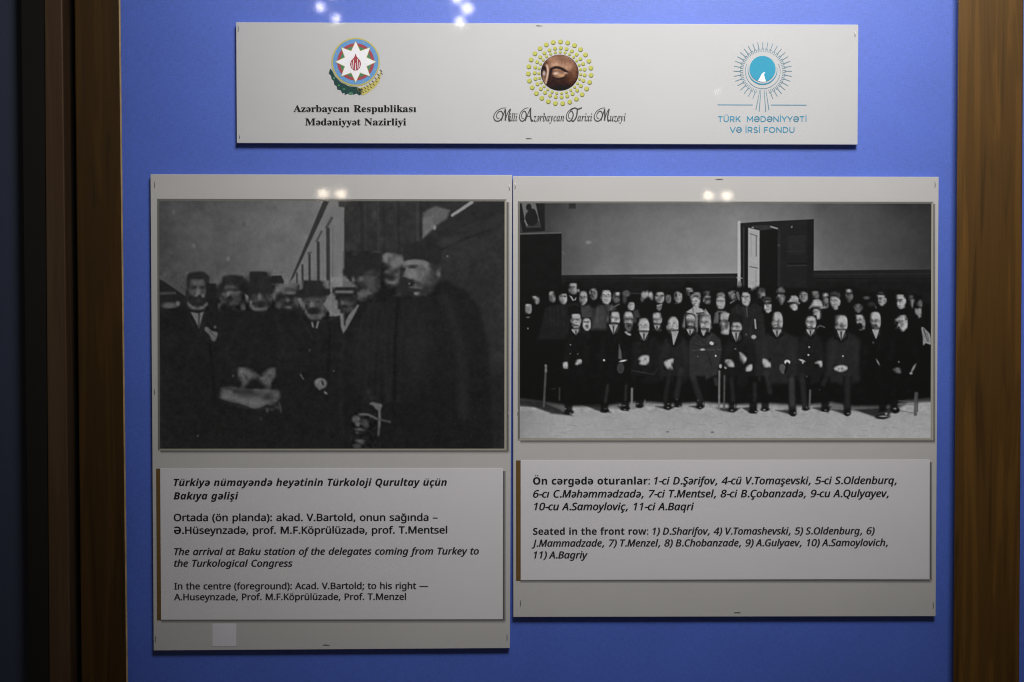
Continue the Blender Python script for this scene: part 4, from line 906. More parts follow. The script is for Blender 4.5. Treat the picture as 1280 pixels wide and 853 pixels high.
    p.patch(375.6, 348.7, 413, 401, 26, 10.5, """
        6111111115677 6111111112677 6111111112677 6111111111367 3111111111111 1111111111111 1111111111112 1222222222257 1223333333357
        6213443343377 6613563334467 4613564444467 1513322235446 1161111124342 1153222234300 1026444455300 0003554452000 0000333320000""")
    p.poly([(370, 366), (371, 363), (378, 361), (404, 361), (412, 362), (413.5, 366), (405, 369.5), (390, 370), (376, 372), (370, 369.5)], 35, 1.0)
    p.line([(390, 403), (391.2, 408)], 2, 108, .8); p.line([(397.6, 402), (395.8, 409)], 2.4, 108, .8)
    p.poly([(404, 380), (413.5, 367), (419.5, 368.5), (424, 380), (428, 393), (419, 395), (411, 389)], 104, 1.0)
    p.patch(427, 312, 485, 377.5, 26, 9.5, """
        711111111112344211 711122111111111227 711111111111111278 711111111111111268 711111111111111148 711111111111111117 711111111111111113
        211111111112211224 111111111233222250 411111112332222110 771151364444431100 777173464444422100 777741223444432100 777773122344433100
        777776112244432100 222222145553431000 666666566665210000 111111565522100000 111111442211000000 111111133100000000""")
    p.patch(413.75, 357, 447.5, 392, 26, 10, """
        551111111111 411111111111 127777777611 731111111111 771111111121 771122222112 777145333221 777234444320 777121133211 777112333310 777722233301 777712222103""")
    p.poly([(424.8, 393), (429.5, 391), (430.5, 404), (436, 393), (444, 384), (447, 380), (449, 381), (443, 393), (433, 411), (429, 416.5), (426, 408)], 102, 1.2)
    p.line([(430.5, 393), (431, 406)], 2.2, 48, 1.0)
    p.patch(475, 314, 552.8, 371, 27, 10, """
        137755311111111111111111 178775654111111111111111 178666776311111112111111 268577777677777777511111 114577777788888888732221
        011367653257533358732222 001354332156842336752234 015432244278887766643364 011223543279888766543375 001112444138767655443243
        014323632112246755433321 004777522111153454443210 001133211111154333332100 000110111111165532221000 000000111111122222221000
        000000121111159422110000 000001221111124322100000""")
    p.poly([(503.5, 331.5), (510, 326), (518, 323.2), (526, 325), (529.5, 332), (531, 342), (526, 350), (519, 349), (513, 347), (508, 346.5), (504.2, 345), (505, 341), (507.5, 335), (504, 334)], 104, 1.2, .65)
    p.ell(515.5, 333, 5.2, 2.2, 40, 1.1, op=.85); p.line([(506, 333), (513, 330.5), (522, 331)], 1.4, 62, .9, op=.8); p.ell(524, 344, 4, 6, 86, 3, op=.6)
    p.poly([(505, 349), (514, 349.5), (520, 353), (516, 355), (508, 353)], 38, 1.1, .9); p.ell(511.8, 354, 1.3, 1.3, 90, .8); p.ell(515.5, 358.5, 4, 1.4, 78, 1.2); p.ell(517, 362, 6, 2, 42, 1.4); p.ell(519.7, 366.4, 2.0, 1.4, 116, .9, .5)
    p.poly([(500, 334), (504.5, 333.5), (506.6, 336), (503.5, 341), (503, 346), (506, 349), (506, 356), (500, 358)], 36, 1.2, .8)
    p.poly([(505, 326), (504, 314), (507, 304), (522, 301), (545, 303), (553, 310), (552, 328), (546, 331), (534, 326), (524, 321), (512, 323)], 37, 1.6)
    # eyes, noses and moustaches on top of the tones
    for ax, ay, bx, by, w in ((240.6, 359.5, 252.4, 359.3, 3.4), (282.6, 363, 293.6, 363, 3.6), (316.4, 371.2, 330.4, 371.2, 3), (428.2, 374.4, 438, 374.6, 2.6)):
        for x, y in ((ax, ay), (bx, by)):
            p.ell(x, y, w, 1.4, 40, 1.1, op=.75)
    for x, y, ry, v in ((246.4, 364, 3.8, 98), (284.4, 368, 3, 94), (323.7, 370.4, 3.4, 88), (388.5, 380, 3.4, 104), (428, 378, 2.4, 86)):
        p.ell(x, y, 1.4, ry, v, 1.1, op=.8)
    for x, y, w, v in ((246.6, 371.8, 10, 36), (285, 373.6, 8, 38), (323.4, 378.4, 14, 37), (430.4, 382.6, 7, 36)):
        p.line([(x - w / 2, y + .8), (x, y - .4), (x + w / 2, y + .8)], 2.6, v, 1.2, .85)
    for x in (384.4, 397):
        p.ell(x, 376.8, 4.6, 3.5, 80, .9, op=.8); p.ell(x, 376.8, 3.6, 2.6, 52, .9, op=.85)
    p.ell(391, 388.2, 7, 3.8, 34, 1.3, .1, .9); p.ell(392, 393.5, 3, .9, 70, .9)
    # coats just readable: lapels, sleeves, folds
    p.line([(470, 372), (452, 400), (446, 440)], 2, 40, 2, op=.7); p.line([(486, 380), (480, 430), (484, 500)], 5, 39, 4, op=.6)
    p.line([(498, 372), (494, 420), (492, 520)], 2.4, 22, 2, op=.8); p.line([(430, 420), (424, 470), (428, 540)], 4, 36, 4, op=.6)
    p.line([(412, 404), (410, 470)], 3, 22, 2.4, op=.8); p.line([(556, 372), (575, 420), (580, 520)], 10, 42, 8, op=.6)
    p.line([(262, 430), (268, 500)], 3, 21, 2.4, op=.8); p.line([(300, 400), (282, 440), (292, 462)], 4, 34, 3, op=.6); p.line([(345, 395), (356, 430), (346, 458)], 4, 35, 3, op=.6)
    p.line([(236, 396), (247, 420)], 1.5, 38, 1.4, op=.6); p.line([(256, 392), (250, 418)], 1.5, 38, 1.4, op=.6); p.line([(376, 396), (392, 425)], 1.6, 38, 1.4, op=.6); p.line([(402, 400), (395, 425)], 1.6, 38, 1.4, op=.6)
    p.ell(366, 440, 10, 30, 31, 8, .1, .5); p.ell(520, 430, 18, 50, 38, 12, .05, .6); p.ell(455, 440, 14, 40, 35, 10, .1, .6)
    # hands, bag, stick
    p.patch(270, 480, 352, 514.4, 26, 9.6, """
        0011112401221100 0344443335444210 0455222224445443 1565543333343354 1566655555532344 0134566666655440 0001235566664310 0000011355531022 0000000013200302""")
    p.patch(294.5, 457.5, 346, 487.4, 26, 9.6, """
        25531000000244 36654200002554 37766430024655 26656543145354 13635332566541 02552101355620 00441000145500 01310000013300 02200000002200""")
    p.line([(280, 485), (294, 487.5), (308, 490)], 2.2, 46, 1.3, op=.7); p.line([(272, 499), (284, 503), (304, 507.5), (318, 512.5), (334, 507)], 2.4, 24, 1.4, op=.7, smooth=True)
    p.line([(303, 465), (308, 474)], .9, 54, .9, op=.8); p.line([(300, 467), (304, 477)], .8, 56, .9, op=.7); p.line([(330, 477), (335, 470)], 1, 54, .9, op=.8); p.line([(334, 480), (338, 472)], .9, 54, .9, op=.7)
    p.ell(291, 469.5, 1.4, 1.4, 60, 1.1); p.line([(349, 504), (351, 515)], 2.2, 54, 1.5); p.ell(333.5, 512.5, 1.8, 2.6, 60, 1.5); p.ell(325.5, 523.5, 1, 2, 50, 1.2)
    p.ell(400.7, 479, 7.8, 6.8, 92, 1.6); p.ell(398.5, 477, 4, 3.4, 106, 2); p.line([(396, 483), (400, 475)], .9, 70, .9, op=.6); p.ell(403, 478.5, 1.2, 3.4, 34, .7, -.35); p.ell(399.5, 486, 2, 1.5, 88, .8); p.ell(406.8, 491, 2.6, 1.3, 96, .8, .7)
    p.line([(375.5, 468), (379, 473.5)], 1.8, 76, .8); p.ell(417, 463.5, 1.2, 1, 74, .7); p.ell(387, 437.5, 1.4, 2, 52, 1)
    p.poly([(462, 505), (465, 502.5), (473, 504), (477.5, 506), (476, 511), (471, 512), (466, 507)], 93, 1.7, smooth=True)
    p.line([(474, 508), (474.5, 522), (473.8, 534)], 3.2, 90, 1.4); p.line([(473.8, 532), (473, 544)], 2.2, 78, 1.4); p.line([(449, 518), (460, 518.5), (471, 523.5)], 2.8, 80, 1.4, smooth=True); p.line([(471, 523.5), (487.5, 527.5)], 2.2, 70, 1.3)
    for x, y, rx, ry, v in ((445, 524, 5, 5, 82), (455, 528, 6, 4, 58), (447, 530, 3, 3, 88), (458, 532, 3, 3, 66), (449, 537, 5, 1.6, 84), (446, 541, 2, 1.4, 70), (450, 551.5, 5, 2, 84), (453, 554, 2.5, 1.6, 66), (446, 558, 5, 3.5, 62), (461, 490, 2.5, 4, 44), (466, 497, 6, 3, 40)):
        p.ell(x, y, rx, ry, v * .9, 1.8, .1)
    p.grain(9, 3, 21, ((p.X > 438) & (p.X < 470) & (p.Y > 516))[..., None])
    g = np.random.RandomState(5)
    for _ in range(60):
        p.ell(g.uniform(535, 628), g.uniform(370, 555), .6, .6, g.uniform(50, 66), .5, op=.6)
    for x in (462, 470, 478, 492, 504):
        p.line([(x, 380), (x - 6, 500)], 4, 37, 3, op=.5)
    p.ell(246.5, 545, .9, 1.2, 72, .6)
    p.blur(3)
    p.v *= 1 + (((.12 * _noise(p.h, p.w, 16, 41) + .07 * _noise(p.h, p.w, 6, 42)) + .06 * _noise(p.h, p.w, 3, 43)) * np.where((p.Y < 340) & (p.X < 430), .35, 1.0))[..., None]
    p.grain(1.6, 5, 8); p.grain(1.6, 2.4, 9)
    p.blur(1)
    p.sharpen(1.0, 5)
    return p


def paint_group():
    """indoor group picture: rows of standing people behind a seated front row, wall with a tall door"""
    p = Picture(650, 254.4, 1164.2, 548.3, 2, 100.0)
    X, Y = p.X, p.Y
    wall = np.interp(X, [650, 690, 740, 800, 860, 920, 1010, 1030, 1090, 1164], [62, 74, 94, 116, 130, 134, 112, 96, 76, 52])
    p.v[...] = (wall * np.interp(Y, [254, 275, 330, 346], [.80, .92, 1.02, 1.06]))[..., None]
    p.grain(5, 34, 11); p.grain(2.4, 12, 12); p.grain(1, 4, 13)
    # wainscot
    p.poly([(640, 344), (702, 344), (930, 341.5), (1017, 338), (1170, 336.5), (1170, 420), (640, 420)], 31, .7)
    p.line([(790, 347.5), (927, 346.5)], 1.2, 50, .8, op=.9); p.line([(700, 349), (927, 348.6)], 1.4, 24, .7)
    p.line([(1017, 343), (1165, 342)], 1.2, 40, .8); p.line([(1017, 348), (1165, 348)], 1.2, 22, .8)
    p.poly([(640, 352), (1170, 350), (1170, 420), (640, 420)], 25, 3)
    # stove, portrait
    p.poly([(640, 293.5), (702, 292), (702, 420), (640, 420)], 22, .7); p.line([(650, 292.6), (702, 291)], 1.5, 88, .7)
    p.poly([(640, 250), (681, 250), (681.5, 289), (653.5, 290.5), (649, 270)], 30, 1.0); p.ell(684, 272, 3, 18, 56, 3, op=.5)
    p.poly([(652, 254), (669.5, 254), (676, 284), (657.5, 284.5)], 98, .8); p.poly([(655.5, 276), (674, 276), (676, 284), (657.5, 284.5)], 52, 1.2)
    p.ell(661, 259.5, 3.4, 4.4, 30, .9); p.ell(664.5, 273, 8, 9.5, 30, 1.2, -.2); p.ell(665, 266, 5, 5, 30, 1); p.line([(656, 276), (659, 282)], 1.4, 118, .7)
    p.poly([(711, 253), (719.6, 253), (719.6, 261.2), (711, 261)], 44, .8)
    p.ell(735.5, 303, 3.4, 2, 128, 1.6, op=.8); p.line([(703, 314), (706, 318)], 1.2, 96, .7)  # first spot: a room lamp's reflection in the glass, painted into the tones
    # door
    p.line([(924, 278), (924, 362)], 4, 168, .8)
    p.poly([(925.5, 279), (945, 277.5), (1017.2, 273.8), (1017.2, 380), (926.6, 380)], 31, .7)
    p.line([(929.8, 284), (929.8, 372)], .9, 58, .6); p.poly([(931, 284), (935, 284), (935, 380), (931, 380)], 22, .5)
    p.poly([(935.2, 284.5), (949.6, 288), (949.6, 380), (935.2, 380)], 156, .7)
    p.line([(937.6, 292), (946.6, 295)], 1.2, 96, .6); p.line([(945.4, 295), (945.4, 320)], 1.3, 96, .6); p.line([(939, 294), (939, 321)], .8, 142, .6); p.line([(937.6, 333), (947, 335)], 1.2, 84, .6); p.line([(945, 338), (945, 362)], 1, 130, .7)
    p.poly([(949.8, 288), (972, 285), (972, 400), (949.8, 400)], 21, .7); p.poly([(940, 282), (963, 281.5), (972, 285.5), (949.8, 288)], 48, .8)
    p.line([(963.5, 283.2), (971.6, 285.6)], 1.8, 140, .7); p.ell(941, 284.3, 1.6, 1, 128, .7)
    p.line([(974, 287), (974, 376)], 3.4, 38, .8); p.ell(973.5, 306.4, 1, 1, 76, .7); p.ell(989.7, 283.6, 1, 1.5, 112, .6, .4)
    p.poly([(985, 293), (1006, 293), (1006, 318), (985, 318)], 36, 1.2); p.line([(985, 293), (1006, 293)], 1, 26, .7); p.line([(984, 314), (1007, 314)], 1.1, 44, .7); p.line([(984, 332), (1008, 331.5)], 1.1, 48, .7); p.line([(984, 329.5), (1008, 329)], 1.6, 23, .7); p.poly([(1009, 275), (1017, 274.5), (1017, 380), (1009, 380)], 26, .8)
    p.ell(924.5, 356, 2.6, 5, 110, 1.2); p.line([(921, 347), (928, 347.6)], 1, 150, .6)
    # floor and the dark mass of the group
    p.poly([(640, 505), (660, 506), (672, 509), (684, 512), (705, 516), (716, 505), (748, 508), (768, 511), (792, 512), (810, 507), (836, 511), (870, 508),
            (898, 511), (925, 509), (940, 514), (965, 508), (985, 512), (1014, 508), (1024, 513), (1056, 512), (1070, 514), (1095, 519), (1122, 512), (1135, 504), (1170, 502), (1170, 560), (640, 560)], 150, 2.2)
    fm = np.clip((Y - 508) / 8, 0, 1)[..., None]
    p.grain(3, 12, 14, fm); p.v += (_noise(p.h, p.w, 5, 15) * 6)[..., None] * fm
    p.v -= fm * np.clip((700 - X) / 60, 0, 1)[..., None] * 22
    p.v -= (np.clip((548.3 - Y) / 40, 0, 1)[..., None]) * fm * 6
    g = np.random.RandomState(3)
    for _ in range(70):
        x, y = g.uniform(652, 1160), g.uniform(516, 546)
        p.line([(x, y), (x + g.uniform(3, 12), y + g.uniform(-1.2, 1.2))], .9, g.uniform(112, 134), .8, op=.45)
    p.ell(835, 540, 1.6, 1, 96, .8); p.ell(891, 540.5, 2, 1, 98, .8)
    for s in ([(650, 500), (680, 503), (716, 520), (690, 517), (668, 509), (650, 508)], [(730, 506), (752, 506), (764, 516), (746, 513)], [(772, 508), (786, 506), (786, 514), (776, 512)], [(820, 508), (846, 508), (836, 513)],
              [(862, 508), (880, 506), (876, 512)], [(896, 510), (926, 510), (918, 516), (904, 514)], [(928, 510), (946, 508), (946, 517), (936, 515)], [(970, 513), (996, 512), (994, 520), (984, 517)],
              [(1016, 510), (1040, 508), (1036, 516)], [(1040, 512), (1062, 512), (1060, 520)], [(1070, 512), (1122, 510), (1106, 524), (1090, 520)]):
        p.poly(s, 34, 1.8, .85)
    crowd = [(640, 372), (656, 378), (664, 366), (684, 362), (698, 362), (708, 352), (724, 352), (730, 362), (745, 360), (760, 360), (775, 362), (800, 366), (818, 358), (832, 362), (850, 362), (860, 352), (876, 362), (905, 366), (920, 358), (930, 358), (940, 362), (952, 356), (975, 360), (1000, 360), (1030, 362), (1060, 358), (1085, 366), (1100, 364), (1124, 362), (1150, 374), (1170, 390), (1170, 497), (1135, 500), (1110, 507), (1070, 508), (1040, 503), (1000, 507), (960, 504), (920, 506), (880, 503), (840, 505), (800, 502), (760, 507), (716, 508), (690, 504), (640, 497)]
    p.poly(crowd, 16, 3.2, .97)
    p.grain(2.2, 9, 16, ((p.Y > 375) & (p.Y < 500))[..., None])

    # back rows: coats, then the heads as coarse tones
    p.poly([(672, 424), (682, 384), (700, 380), (722, 378), (736, 382), (738, 424)], 30, 3)
    for x in (688, 692, 697, 704, 711):
        p.line([(x, 384), (x + 1, 408)], 1.6, 42, 1.8, op=.5)
    p.poly([(738, 412), (743, 386), (752, 379), (764, 379), (770, 386), (768, 412)], 58, 4)
    p.line([(754, 380), (762, 396)], 2.2, 40, 1.2); p.line([(748, 384), (746, 402)], 2, 78, 1.6, op=.6); p.line([(759, 380), (756, 402)], 1.6, 48, 1.2); p.line([(765, 382), (760, 400)], 2, 84, 1.3, op=.7)
    p.poly([(722, 396), (726, 383), (736, 381), (742, 386), (740, 400)], 56, 3)
    p.line([(763, 386), (774, 380)], 2, 80, 1.2); p.poly([(786, 388), (798, 387), (802, 402), (790, 404)], 54, 2.4)
    p.ell(783, 367, 4.6, 4, 86, 1.8); p.ell(781, 374, 2.6, 5, 66, 1.8); p.line([(778, 366), (806, 367)], 1.6, 62, 1.6, op=.7)
    for x, y, rx, ry, v in ((805, 369, 3.2, 4.5, 146), (809, 367.5, 2, 3.5, 158), (813.5, 368.5, 2.6, 3.6, 166), (803, 374, 2, 3, 90), (815, 372, 1.6, 2.6, 116)):
        p.ell(x, y, rx, ry, v, 1.8)
    p.poly([(821, 381), (828, 380), (827, 386), (824.5, 389), (821, 386)], 96, 1.1); p.line([(822, 382), (827, 380.5)], 1.4, 140, .8)
    p.line([(844, 379), (851, 376)], 1.8, 90, 1.0)
    p.poly([(853, 408), (856, 394), (862, 388), (882, 387), (888, 396), (890, 410), (880, 416), (860, 416)], 112, 2.0)
    p.poly([(857.5, 390), (866, 384.5), (866, 391.5)], 150, 1); p.poly([(872, 384), (878, 386), (879.5, 390.5), (871, 391)], 148, 1); p.poly([(882, 386), (888, 394), (889, 404), (884, 398)], 150, 1.4)
    p.poly([(866, 382), (874, 380), (873, 392), (868, 395)], 150, 1.0); p.line([(857.5, 391.4), (866, 392.5)], 1.3, 36, .7); p.line([(871, 391.6), (879.5, 390.8)], 1.3, 36, .7)
    p.poly([(892, 404), (894, 391), (898, 388), (908, 389), (912, 404)], 84, 2.0); p.ell(904, 396, 5.5, 6, 138, 2.4)
    p.poly([(911, 408), (914, 386), (922, 380), (944, 379), (954, 384), (957, 410), (956, 440), (914, 440)], 34, 2.2)
    p.poly([(927, 382), (932, 384), (936, 380), (934, 396), (931.5, 396)], 42, 1); p.line([(933.5, 384), (934.5, 396)], 1.2, 70, .8)
    p.line([(921, 384), (925, 412)], 1.2, 46, 1.4, op=.7); p.line([(943, 386), (938, 420)], 1.2, 44, 1.4, op=.7)
    p.line([(944, 399.5), (945, 410)], 2.2, 142, .8); p.ell(942.5, 421, 3.2, 2.6, 142, 1.1); p.ell(933, 418, 1.2, 1, 84, .8)
    p.poly([(920, 366), (923, 364.5), (925.5, 371), (926, 376), (922.5, 374)], 90, 1.0, smooth=True); p.line([(913.5, 378.5), (920, 374)], 2, 98, .9)
    p.poly([(711.5, 369), (715, 370.5), (717.5, 375), (720.5, 371), (720, 375), (716, 376)], 142, .7)
    p.ell(660, 396.5, 2.4, 1, 84, .8); p.ell(660, 410.5, 1, 1.2, 110, .6)
    p.ell(1083.5, 372, 3.8, 2, 80, 1.5); p.ell(1090, 380, 5, 3, 44, 2); p.ell(1095.2, 383, 1, 2.4, 72, 1)
    B, S = 20, 17.8
    T = p.patch
    T(654.8, 378, 665.8, 393.5, B, S, "000000 158765 156665 145565 155566 146665 035663 001420", face=1)
    T(664, 368, 676, 381.5, B, S, "000000 267410 136752 013662 003653 002641 000410")
    T(685, 362.5, 695.7, 379.4, B, S, "013310 267510 466420 144531 233553 134564 023442 001310", face=1)
    T(697, 365, 710, 381.5, B, S, "0000000 0036777 0545436 0567877 0466787 0256786 0035752 0003520", face=1)
    T(722.4, 361.8, 735.4, 382.2, B, S, "0012100 0256640 0477773 0366674 0424564 0456687 0346776 0125740 0037300", face=0.95)
    T(708.6, 352, 725.2, 368.8, B, S, "00000000 01677600 02778700 01355600 02346601 04456757 03455747 01345400 00134200")
    T(734.7, 359, 748, 376, B, S, "0013310 0146530 0414463 0524355 0123564 0132554 0024450 0003300", face=1)
    T(748.8, 360.4, 765.3, 381.5, B, S, "00000000 00377740 00688885 01788886 02656756 04788787 02778886 00676785 00378850 00014500", face=0.95)
    T(764, 363, 776, 380, B, S, "000000 013785 023774 032221 233432 124444 013432 002200")
    T(783.6, 376, 794.5, 389, B, S, "002310 137773 256675 467886 367885 147873 013640", face=1)
    T(816.8, 363, 831.6, 380, B, S, "00000000 00367764 01577765 02355426 05754477 04645677 02456776 00356750 00035610", face=1)
    T(830.5, 366.7, 840, 380, B, S, "01110 13542 24435 14345 13345 02443 00320", face=1)
    T(840.7, 362.5, 854, 380, B, S, "0012100 0146410 0317775 0216776 0336777 0345765 0156774 0035740 0013310", face=1)
    T(856, 357.6, 868, 371, B, S, "000000 267630 134552 124663 112664 013653 001410")
    T(861, 364, 877, 383.6, B, S, "00024430 00146652 02555554 15532346 14578553 03788853 02787883 01778873 00577860 00258840 00047750")
    T(877, 362, 890, 381.5, B, S, "0012210 0123320 0112410 0013310 0147652 0232221 0431322 0424542 0025430 0001210")
    T(893.6, 364, 908, 387, B, S, "0013321 0255543 0344565 0267752 0688874 1565764 1787776 0778786 0478875 0177763 0047740", face=1)
    T(908.7, 361, 921, 376, B, S, "000000 003431 155520 044562 024643 013644 002431 000210")
    T(924, 359, 939.7, 383.6, B, S, "00000000 00000000 00100000 00577600 00788871 02566672 03866873 02887784 01778873 00678850 00267730 00004500", face=1)
    T(945.3, 358, 958, 373.8, B, S, "0011100 0122211 1132221 1243341 0235653 0125664 0124332 0113100")
    T(951.6, 369.5, 965.7, 392, B, S, "0011100 0122221 1111111 0135431 0012100 0075786 0086677 0088876 0047776 0017885 0004820")
    T(968.4, 357.6, 983, 382, B, S, "00023200 00244310 01344431 02233332 00111100 00564430 02354534 01135643 00134540 00024520 00013300 00003200")
    T(983, 368, 1001.4, 389, B, S, "000345000 001777600 003778870 017777776 256666677 010022367 002588320 004778600 002787800 000388600 000047200")
    T(997.5, 362, 1011, 378.7, B, S, "0000000 0135410 0257763 0455664 0636676 0546676 0256765 0036740 0003300", .9)
    T(1012.7, 362, 1025.3, 374.5, B, S, "0012200 0255541 0245532 0144443 0023544 0113443 0001320", face=1)
    T(1026, 364, 1037.3, 386.4, B, S, "001100 024742 037854 023310 013552 024553 013454 012332 013134 146442 366520")
    T(1010, 372, 1029.5, 400, B, S, "000013200 000577620 001788872 004788885 016788888 055444567 430111256 000477310 000556720 000367820 000477830 000158820 000027720 000006500")
    T(1035.7, 362.5, 1052, 388, B, S, "00111000 01122110 01222221 01111222 03666321 04778850 05656685 05767786 03777884 01667770 00367700 00147600 00036300")
    T(1055, 359, 1067.7, 379.4, B, S, "0000000 0257510 0267630 0112110 0322342 0233444 0123443 0013320 0012200 0001100", face=1)
    T(1065, 378, 1080, 392, B, S, "00012100 00234310 02244322 01434332 00344420 00134300 00013100")
    T(1094, 363, 1109.5, 383.6, B, S, "00111000 00122100 01111100 03777620 01657730 00537776 00667757 00457765 00367750 00057400 00003100")
    T(1118, 366, 1134, 387, B, S, "00111000 02777600 03788820 02788861 01434887 00636787 02877885 01778860 00678850 00267730 00046200")
    T(1133.4, 367.5, 1154.5, 398.4, B, S, "0122000000 0133000000 0122100000 0036300230 0026201443 0026102443 0015001343 0003000121 0000054650 0000056660 0000046660 0000015640 0000000640 0000000410")
    # seated row: suits first
    for x0, x1, y0, v in ((702, 740, 412, 21), (746, 784, 412, 21), (776, 800, 412, 19), (788, 832, 418, 26), (824, 864, 418, 33), (900, 948, 420, 25), (944, 1002, 412, 37), (996, 1032, 414, 28), (1032, 1080, 414, 37), (1074, 1118, 414, 19), (1104, 1156, 412, 18)):
        m = (x0 + x1) / 2
        p.poly([(x0 + 3, 474), (x0 + 1, 448), (x0 + 3, y0 + 13), (m - 8, y0 + 3), (m, y0), (m + 8, y0 + 3), (x1 - 3, y0 + 13), (x1 - 1, 448), (x1 - 4, 474), (m, 480)], v, 4.0, .92, True)
        p.ell(m - (x1 - x0) * .3, 440, 3.5, 16, v + 7, 3, .15, .5); p.ell(m + (x1 - x0) * .3, 440, 3.5, 16, v + 5, 3, -.15, .5)
        p.line([(m - 6, y0 + 4), (m, y0 + 26)], 1.2, v + 9, 1.4, op=.45); p.line([(m + 7, y0 + 4), (m + 1, y0 + 26)], 1.2, v + 10, 1.4, op=.45)
    p.poly([(862, 470), (862, 426), (868, 417), (878, 414), (892, 416), (901, 424), (903, 438), (900, 455), (897, 468), (884, 474), (866, 474)], 45, 2.0)
    p.line([(866, 430), (880, 434), (896, 430)], 1.4, 34, .9); p.line([(866, 438), (884, 437), (901, 437)], 1.4, 62, 1.0); p.line([(884, 440), (890, 456)], 1.2, 34, .9); p.line([(870, 420), (880, 428)], 1.2, 36, .8); p.line([(890, 418), (884, 428)], 1.2, 62, .9)

    # seated row: heads, collars and ties as coarse tones
    p.poly([(709, 394), (710, 384), (718, 381), (726, 383), (727, 394)], 22, 1.0)
    T(710.6, 390.3, 728, 417.5, B, S, "00000000 00688860 01788870 00677870 03454556 04588767 02676875 00358870 00433460 00187740 00377730 00457850 00123750 00001600", face=0.72)
    T(726.6, 396, 739.7, 414.7, B, S, "0012100 0267750 0588884 0654476 0787787 0785687 0784487 0385584 0058840 0013300", face=1)
    T(760.5, 387.5, 776.4, 417.5, B, S, "00000000 00577740 01788871 02788872 03566772 02986566 02896786 02767785 01421343 00531263 01776750 06677770 02768820 00776700 00067000", face=0.67)
    T(777.3, 387.5, 792.8, 420.3, B, S, "00012100 00577750 02788875 03788876 03556656 02322423 02546743 02647753 01553442 00421222 00332320 00143310 00024300 00760000 00178500 00006800", face=0.8)
    T(812.5, 388.5, 829, 414.7, B, S, "00001110 00357630 01788840 01888850 01667755 00446767 00665776 00367762 00234750 00267640 00056720 00342750 00024740", face=0.74)
    T(795, 396, 813, 427, B, S, "000233300 003677640 005888870 017888887 038888888 028777787 018676777 027888888 017888887 006755677 002644563 000785770 001657720 000673700 000036000", face=0.78)
    T(831, 394, 849.5, 420.4, B, S, "000023100 000367720 002788870 005888888 006888889 006888888 046777877 056778878 036888887 004887777 002756687 000421475 000221265", face=.98)
    T(855.8, 392, 870, 419.4, B, S, "0256640 0678877 0788887 0567776 0344564 0235453 0157753 0134553 0002242 0013354 0002367 0004576 0053440 0046000", face=0.66)
    T(897.5, 389.4, 913.4, 419.4, B, S, "00156630 02677775 03777886 03777777 03766766 01543345 02554345 03575445 02475346 01365357 00445467 00357777 00578888 00467777 00024550")
    T(871.7, 392, 889, 419.4, B, S, "00234443 02345556 02377775 12588886 02677778 03454568 02775778 02787788 00777888 00565687 00377785 00278763 00575000 00067000")
    p.poly([(910, 402), (911.5, 394), (919, 390.5), (928, 394), (929.5, 403)], 27, 1.0)
    T(911.6, 400.6, 929, 427, B, S, "01111110 00566630 01788871 02554565 04685676 03787785 02678885 01366750 00478740 01467750 00474760 00067750 00003600", face=0.68)
    T(962, 388.4, 980, 421, B, S, "000256420 001677750 002788872 003788885 004788886 004788886 015555667 036674788 027685787 014664676 003423354 002544575 000354575 001877850 000486700 000067000", face=0.8)
    T(1005, 393, 1022, 420.3, B, S, "00111110 00356620 02788871 03788873 04555574 05755676 03885785 01785786 00674683 00243450 00157740 04427760 01502730 00003000", face=0.68)
    p.line([(1021, 411), (1025, 407), (1031, 409)], 1.4, 90, .9, smooth=True)
    T(1041.6, 392, 1061, 425, B, S, "012233210 023577750 024788886 025888888 025888888 024787887 013655678 035533568 046764688 024775785 011666651 003888840 002686750 004726750 000407700 000006000", face=0.72)
    T(1067, 391, 1083, 413.7, B, S, "00000000 02677500 01788830 00766740 01355763 00657756 00221576 00000255 00000143 00001252 00024300")
    T(1085.6, 388.4, 1102.5, 423, B, S, "00256520 02688874 03788886 03888887 03888887 02565677 03444667 01556878 00464786 00222475 00135352 00144350 00011250 01432760 00057740 00027600 00004000", face=0.75)
    T(1117, 392, 1136, 415.6, B, S, "000023420 000267730 003678751 047788824 035455776 000656877 001865788 000856786 000277885 000058850 000026600 000003000")
    # collars, shirt fronts and ties
    for x0, x1, y0, yt, lean, tie in ((714.6, 723.6, 411.4, 418.5, 1, 1), (761.5, 772.5, 405.5, 417.5, 0, 1), (799.6, 810.6, 415, 425.5, 0, 1), (817.6, 825.4, 406, 413, 0, 1), (839, 848.6, 413.6, 431, -1.5, 0), (858.4, 867.4, 411, 419, 0, 1),
                                      (876.4, 883, 412, 419.5, 0, 0), (915, 925, 414.5, 427, .5, 1), (966, 977.2, 411.6, 421, 0, 1), (1008.2, 1018.8, 411.4, 420, 0, 1), (1046.8, 1057, 412.6, 425, 0, 1), (1090.6, 1099.4, 411.4, 423, .5, 0)):
        m = (x0 + x1) / 2 + lean
        p.poly([(x0 - 3.5, y0 - 2), (x1 + 3.5, y0 - 2), (x1 + 4, yt - 3), (m + 2, yt + 3), (m - 2, yt + 3), (x0 - 4, yt - 3)], 22, 1.2, .75)
        p.poly([(x0, y0), (x1, y0), (x1 - .6, y0 + 2.4), (m + .4, yt), (m - .4, yt), (x0 + .6, y0 + 2.4)], 146, .8)
        p.ell(m, y0 - .6, (x1 - x0) * .4, 1.6, 84, .9, op=.7)
        if tie:
            p.poly([(m - 1.2, y0 + 1.6), (m + 1.2, y0 + 1.6), (m + .6, yt), (m - .6, yt)], 58, .8)
